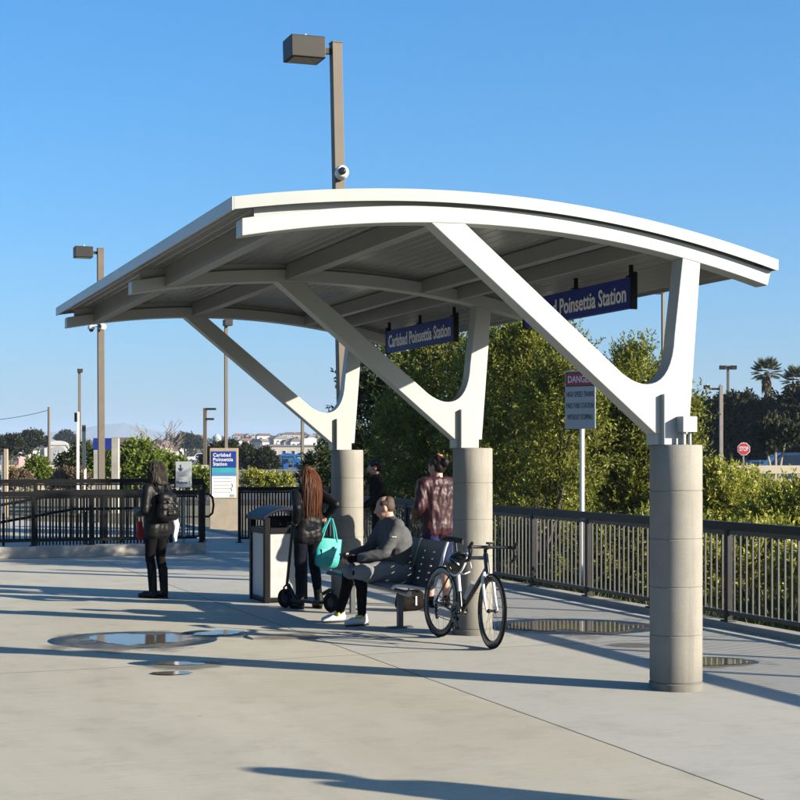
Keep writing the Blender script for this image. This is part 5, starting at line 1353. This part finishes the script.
obj('pipe', mb((-.10, 0, HY(455, 42) / 2), (.05, .05, HY(455, 42))), white_paint, t)
up1 = AT(49, 120); up2 = AT(-95, 128)
for c, lab, hy in ((up1, 'brown wooden utility pole at left carrying one wire', HY(407, 120)), (up2, 'brown wooden utility pole out of view at left, the other end of the wire', HY(407, 120))):
    t = thing('utility_pole', lab, 'utility pole', (c.x, c.y, .14), 0)
    bm = BM(); tube(bm, [(0, 0, 0), (0, 0, hy - .14)], [.14, .10], 10); obj('pole', bm, wood_pole, t)
    obj('bracket', mb((-.15, 0, hy * .55), (.3, .1, .35)), bronze_dark, t)
bm = BM(); pts = []
for i in range(25):
    s = i / 24; p = up1.lerp(up2, s); pts.append((p.x, p.y, HY(410, 120) - 3.2 * s * (1 - s)))
tube(bm, pts, .022, 5); tag(obj('overhead_wire', bm, black_rubber), 'single dark wire running left from the wooden utility pole', 'wire')
# ================================================================== VEHICLES
def car(label, cat, loc, rotz, paint, kind='sedan', group=None):
    t = thing('parked_' + cat.replace(' ', '_'), label, cat, loc, rotz, group)
    if kind == 'suv': Lg, Hh, Wd = 4.7, 1.78, 1.85; body = [(0, .35), (0, .95), (.15, 1.02), (1.1, 1.10), (4.6, 1.12), (4.7, .9), (4.68, .35)]; cab = [(1.15, 1.10), (1.75, 1.72), (4.25, 1.74), (4.62, 1.12)]
    elif kind == 'pickup': Lg, Hh, Wd = 5.3, 1.8, 1.9; body = [(0, .42), (0, 1.0), (.1, 1.08), (1.4, 1.14), (5.25, 1.14), (5.3, .5), (5.25, .42)]; cab = [(1.35, 1.13), (1.95, 1.78), (3.3, 1.78), (3.55, 1.14)]
    else: Lg, Hh, Wd = 4.5, 1.42, 1.78; body = [(0, .30), (0, .72), (.12, .80), (1.2, .92), (3.9, .95), (4.45, .88), (4.5, .30)]; cab = [(1.2, .90), (2.0, 1.40), (3.2, 1.40), (3.95, .94)]
    bm = BM(); prism(bm, body, 'y', -Wd / 2, Wd / 2); b = obj('body', bm, paint, t, bevel=.06)
    bm = BM(); prism(bm, cab, 'y', -Wd / 2 + .12, Wd / 2 - .12)
    for v in bm.verts:
        if v.co.z > 1.2: v.co.y *= .86
    cb_ = obj('cabin', bm, paint, t, bevel=.05)
    x0, x1 = cab[0][0], cab[-1][0]; zt = cab[1][1]
    for s in (-1, 1):
        bm = BM(); q = [(x0 + .28, cab[0][1] + .04), (cab[1][0] + .06, zt - .10), (cab[2][0] - .06, zt - .10), (x1 - .22, cab[0][1] + .04)]
        A = [bm.verts.new((p[0], s * ((Wd / 2 - .12) * (1 if p[1] < 1.2 else .875) + .012), p[1])) for p in q]; bm.faces.new(A if s < 0 else A[::-1]); obj('side_window', bm, glass_dark, cb_)
    for (a, c2) in ((cab[0], cab[1]), (cab[3], cab[2])):
        bm = BM(); dx = -.02 if a is cab[0] else .02
        V = [bm.verts.new((a[0] * (1 - f) + c2[0] * f + dx, s * (Wd / 2 - .22) * (1 if f < .5 else .88), a[1] * (1 - f) + c2[1] * f + .01)) for f, s in ((.12, -1), (.12, 1), (.88, 1), (.88, -1))]
        bm.faces.new(V); obj('windscreen', bm, glass_dark, cb_)
    for x in (.88, Lg - .95):
        for s in (-1, 1):
            MX = Matrix.Translation((x, s * (Wd / 2 - .10), .34)) @ Matrix.Rotation(PI / 2, 4, 'X')
            bm = BM(); lathe(bm, [(0, -.11), (.30, -.11), (.34, -.06), (.34, .06), (.30, .11), (0, .11)], 20, MX); w = obj('wheel', bm, black_rubber, t)
            bm = BM(); lathe(bm, [(0, -.118), (.20, -.118), (.2, .118), (0, .118)], 14, MX); obj('rim', bm, chrome, w)
    for s in (-1, 1):
        obj('headlight', mb((-.005, s * (Wd / 2 - .25), body[1][1] - .12), (.04, .32, .14)), glass_dark, t); obj('tail_light', mb((Lg - .01, s * (Wd / 2 - .18), body[1][1] - .08), (.05, .2, .18)), sign_red, t)
    obj('bumper', mb((Lg / 2, 0, .42), (Lg + .06, Wd - .1, .14)), black_plastic, t, bevel=.03)
    if kind == 'pickup': obj('load_bed', mb((4.35, 0, 1.12), (1.5, Wd - .25, .06)), black_plastic, t)
    return t
car_white = pmat('car_white', (.75, .75, .75), .25, coat=.6, var=.03); car_navy = pmat('car_navy', (.02, .035, .09), .25, coat=.6, var=.05); car_silver = pmat('car_silver', (.4, .41, .43), .3, .4, var=.04); car_red = pmat('car_red', (.3, .03, .03), .3, coat=.5); car_teal = pmat('car_teal', (.05, .22, .28), .3, coat=.5)
car_blue = pmat('car_blue', (.03, .07, .2), .25, coat=.5)
p = AT(187.5, 290); car('white pickup truck far off above the small platform sign', 'pickup', (p.x, p.y, terrain_h(p.x, 290)), 0, car_white, 'pickup')
p = AT(161, 300); car('dark car far off, just left of the white pickup', 'car', (p.x, p.y, terrain_h(p.x, 300)), .1, car_navy)
for x, Z, pt, lab, k, r in ((737, 63, car_navy, 'dark blue van behind the pale forked trunk, right of the stop sign', 'suv', 0), (786, 68, car_silver, 'pale silver car at the right edge above the cream wall', 'suv', .12), (706, 70, car_blue, 'blue car half hidden behind the low shrub beside the front column', 'sedan', -.1), (760, 76, car_navy, 'dark car parked deepest under the dark trees', 'suv', .1)):
    p = AT(x, Z); car(lab, 'car', (p.x, p.y, .2), r, pt, k, 'cars under the dark trees')
ci = [('small teal car in the far lot, leftmost by the blue shelters', 272, 226, car_teal), ('small white car in the far lot between teal and red cars', 282, 236, car_white), ('small red car in the far lot', 311, 232, car_red), ('small silver car in the far lot behind the blue shelters', 294, 250, car_silver), ('small dark car in the far lot, rearmost', 268, 262, car_navy), ('small white car in the far lot, nearest the long pale warehouse', 303, 268, car_white)]
for lab, x, Z, pt in ci:
    p = AT(x, Z); car(lab, 'car', (p.x, p.y, terrain_h(p.x, Z) + .17), random.uniform(-.3, .3), pt, 'sedan', 'cars in the far lot')
# ================================================================== BUILDINGS
wall_white = pmat('wall_white', (.68, .67, .63), .9, var=.06, scale=.5); wall_cream = pmat('wall_cream', (.55, .50, .42), .9, var=.06, scale=.5); wall_grey = pmat('wall_grey', (.40, .42, .43), .9, var=.06, scale=.5)
roof_brown = pmat('roof_brown', (.14, .10, .08), .9, var=.2); roof_grey = pmat('roof_grey', (.20, .20, .20), .9, var=.2); roof_red = pmat('roof_red', (.24, .11, .08), .9, var=.2); blue_metal = pmat('blue_metal', (.02, .12, .42), .4, var=.06)
def house(label, x, Z, w, d, h, wm, rm, rot=0., base=None, rh=None, nm='house', cat='house', group=None, nwin=3):
    c = AT(x, Z); g = (terrain_h(c.x, Z) - .2) if base is None else base
    t = thing(nm, label, cat, (c.x, c.y, g), rot, group); rh = rh if rh is not None else h * .45
    obj('wall', mb((0, 0, h / 2), (w, d, h)), wm, t)
    bm = BM(); prism(bm, [(-w / 2 - .3, h + .01), (w / 2 + .3, h + .01), (w / 2 * .6, h + rh), (-w / 2 * .6, h + rh)], 'y', -d / 2 - .3, d / 2 + .3); r = obj('roof', bm, rm, t)
    for i in range(nwin):
        xx = -w / 2 + w * (i + .5) / nwin; f = obj('window', mb((xx, -d / 2 - .03, h * .58), (w / nwin * .42, .06, h * .32)), white_paint, t)
        obj('pane', mb((xx, -d / 2 - .07, h * .58), (w / nwin * .34, .02, h * .25)), glass_dark, f)
    return t
# white building with an arched parapet
c = AT(61, 330); g = terrain_h(c.x, 330) - .2
t = thing('arched_building', 'white building with a rounded parapet over a dark arch, left of the white post', 'building', (c.x, c.y, g), 0)
yt = HY(441, 330) - g; wl = 27 * 330 / F
obj('wall', mb((0, 0, (yt - .9) / 2), (wl, 6, yt - .9)), wall_white, t)
pol = [(wl * .38 * math.cos(a), yt - .95 + 1.0 * math.sin(a)) for a in [PI * k / 16 for k in range(17)]]
bm = BM(); prism(bm, pol, 'y', -3.2, -2.6); obj('parapet', bm, wall_white, t)
pol = [(wl * .26 * math.cos(a), yt - 2.1 + .9 * math.sin(a)) for a in [PI * k / 14 for k in range(15)]] + [(-wl * .26, .2), (wl * .26, .2)]
bm = BM(); prism(bm, pol, 'y', -3.08, -3.03); a_ = obj('arch', bm, wall_grey, t)
obj('door', mb((0, -3.12, (yt - 2.4) / 2), (wl * .26, .04, yt - 2.5)), wall_white, a_)
house('low white house just left of the white arched building', 29, 340, 4.6, 6, 2.9, wall_white, roof_grey, .2, nwin=2)
house('long low house with a dark roof and white windows right of the portal', 125, 280, 6.4, 6, 3.4, wall_grey, roof_brown, 0, nwin=4)
house('low brown roofed house left of the leafless tree', 158, 300, 4.6, 6, 3.2, wall_cream, roof_brown, -.1, nwin=3)
house('small pale house right of the leafless tree, above the white pickup', 178, 360, 3.6, 6, 3.6, wall_white, roof_grey, .1, nwin=2)
house('long pale warehouse beyond the far lot', 295, 470, 26, 14, 4.6, wall_cream, roof_grey, 0, rh=.5, nm='warehouse', cat='warehouse', nwin=9)
house('white hall with a steep pale roof behind the long warehouse', 309, 540, 7, 8, 4.5, wall_white, wall_white, .2, rh=3.2, nm='hall', cat='hall', nwin=2)
# water tank on legs by the pylon
c = AT(217, 420); t = thing('water_tower', 'small grey water tower on legs far behind the top of the pylon', 'water tower', (c.x, c.y, terrain_h(c.x, 420)), 0)
hh = HY(434, 420) - terrain_h(c.x, 420)
bm = BM(); lathe(bm, [(0, hh - 2.6), (1.2, hh - 2.4), (1.25, hh - .8), (.3, hh), (0, hh)], 18); obj('tank', bm, wall_grey, t, smooth=True)
for sx in (-1, 1):
    for sy in (-1, 1): obj('leg', mb((sx * .9, sy * .9, (hh - 2.5) / 2), (.16, .16, hh - 2.5)), galv, t)
# blue shelters
for x, lab, w in ((287.5, 'small bright blue shelter left of the distant lamp', 1.35), (299.5, 'small bright blue shelter right of the other blue shelter, behind auburn hair', .85)):
    c = AT(x, 160); g = terrain_h(c.x, 160); hh = 1.85
    t = thing('blue_shelter', lab, 'shelter', (c.x, c.y, g), 0, 'blue shelters')
    for sx in (-1, 1):
        for sy in (-1, 1): obj('post', mb((sx * (w / 2 - .06), sy * .5, (hh - .25) / 2), (.09, .09, hh - .25)), blue_metal, t)
    bm = BM(); prism(bm, [(-w / 2 - .12, hh - .28), (w / 2 + .12, hh - .28), (w / 2 + .05, hh - .08), (0, hh + .1), (-w / 2 - .05, hh - .08)], 'y', -.65, .65); obj('roof', bm, blue_metal, t)
    obj('panel', mb((-w * .2, .45, hh * .4), (w * .5, .04, hh * .6)), blue_metal, t)
wm_ = [wall_white, wall_cream, wall_grey]; rm_ = [roof_brown, roof_grey, roof_red]
look = {wall_white: 'white', wall_cream: 'cream', wall_grey: 'grey'}; rl = {roof_brown: 'brown', roof_grey: 'grey', roof_red: 'red'}
for i in range(30):
    x = 236 + (i * 53 % 112) + random.uniform(-2, 2) if i < 24 else random.uniform(90, 215); Z = 600 + (i * 97 % 330)
    a, b = wm_[i % 3], rm_[(i // 3) % 3]
    house('tiny hazy %s walled, %s roofed house on the far hill above the warehouse' % (look[a], rl[b]) if i < 24 else 'tiny hazy %s walled, %s roofed house on the skyline left of the pylon' % (look[a], rl[b]), x, Z, random.uniform(5, 9), 7, random.uniform(2.4, 3.4), a, b, random.uniform(-.5, .5), group='houses on the far hill', nwin=2)

# ================================================================== AIR, SKY, SUN, CAMERA
bm = BM(); box(bm, (0, 2790, 54), (10600, 5760, 126)); hz = tag(obj('haze', bm, None), kind='stuff')
m = bpy.data.materials.new('haze_air'); m.use_nodes = True; nt = m.node_tree; nt.nodes.clear()
vo = nt.nodes.new('ShaderNodeVolumePrincipled'); ou = nt.nodes.new('ShaderNodeOutputMaterial'); nt.links.new(vo.outputs['Volume'], ou.inputs['Volume'])
vo.inputs['Density'].default_value = HAZE_DENS; vo.inputs['Color'].default_value = (.50, .66, .90, 1); vo.inputs['Anisotropy'].default_value = .0
hz.data.materials.append(m)
w = bpy.data.worlds.new('World'); scene.world = w; w.use_nodes = True; nt = w.node_tree
bg = nt.nodes['Background']; sk = nt.nodes.new('ShaderNodeTexSky'); sk.sky_type = 'NISHITA'; sk.sun_disc = False
EL = R(19); AZ = math.atan2(.927, -.375)
sk.sun_elevation = EL; sk.sun_rotation = AZ; sk.altitude = 20; sk.air_density = 1.0; sk.dust_density = 2.0; sk.ozone_density = 8.0
gm = nt.nodes.new('ShaderNodeGamma'); gm.inputs['Gamma'].default_value = .70
hs = nt.nodes.new('ShaderNodeHueSaturation'); hs.inputs['Saturation'].default_value = SKY_SAT
nt.links.new(sk.outputs['Color'], gm.inputs['Color']); nt.links.new(gm.outputs['Color'], hs.inputs['Color']); nt.links.new(hs.outputs['Color'], bg.inputs['Color']); bg.inputs['Strength'].default_value = SKY_STR
sl = bpy.data.lights.new('Sun', 'SUN'); sl.energy = SUN_STR; sl.angle = R(.53); sl.color = (1, .90, .74)
so = bpy.data.objects.new('Sun', sl); COL.objects.link(so)
to_sun = Vector((.927 * math.cos(EL), -.375 * math.cos(EL), math.sin(EL)))
so.rotation_euler = to_sun.to_track_quat('Z', 'Y').to_euler(); so.location = (20, -10, 30)
cd = bpy.data.cameras.new('Camera'); cam = bpy.data.objects.new('Camera', cd); COL.objects.link(cam)
cam.location = (0, 0, EYE); cam.rotation_euler = (PI / 2, 0, 0); cd.sensor_width = 36; cd.lens = 36 * F / 800; cd.shift_y = (YH - 400) / 800
cd.clip_start = .1; cd.clip_end = 20000
scene.camera = cam
scene.render.engine = 'CYCLES'
scene.view_settings.view_transform = 'Standard'; scene.view_settings.look = 'None'; scene.view_settings.gamma = 1; scene.view_settings.exposure = EXPO
scene.cycles.max_bounces = 6; scene.cycles.diffuse_bounces = 1; scene.cycles.glossy_bounces = 3; scene.cycles.transmission_bounces = 3; scene.cycles.volume_bounces = 0; scene.cycles.transparent_max_bounces = 4
scene.cycles.use_denoising = True
bpy.data.scenes.remove(BUILD)
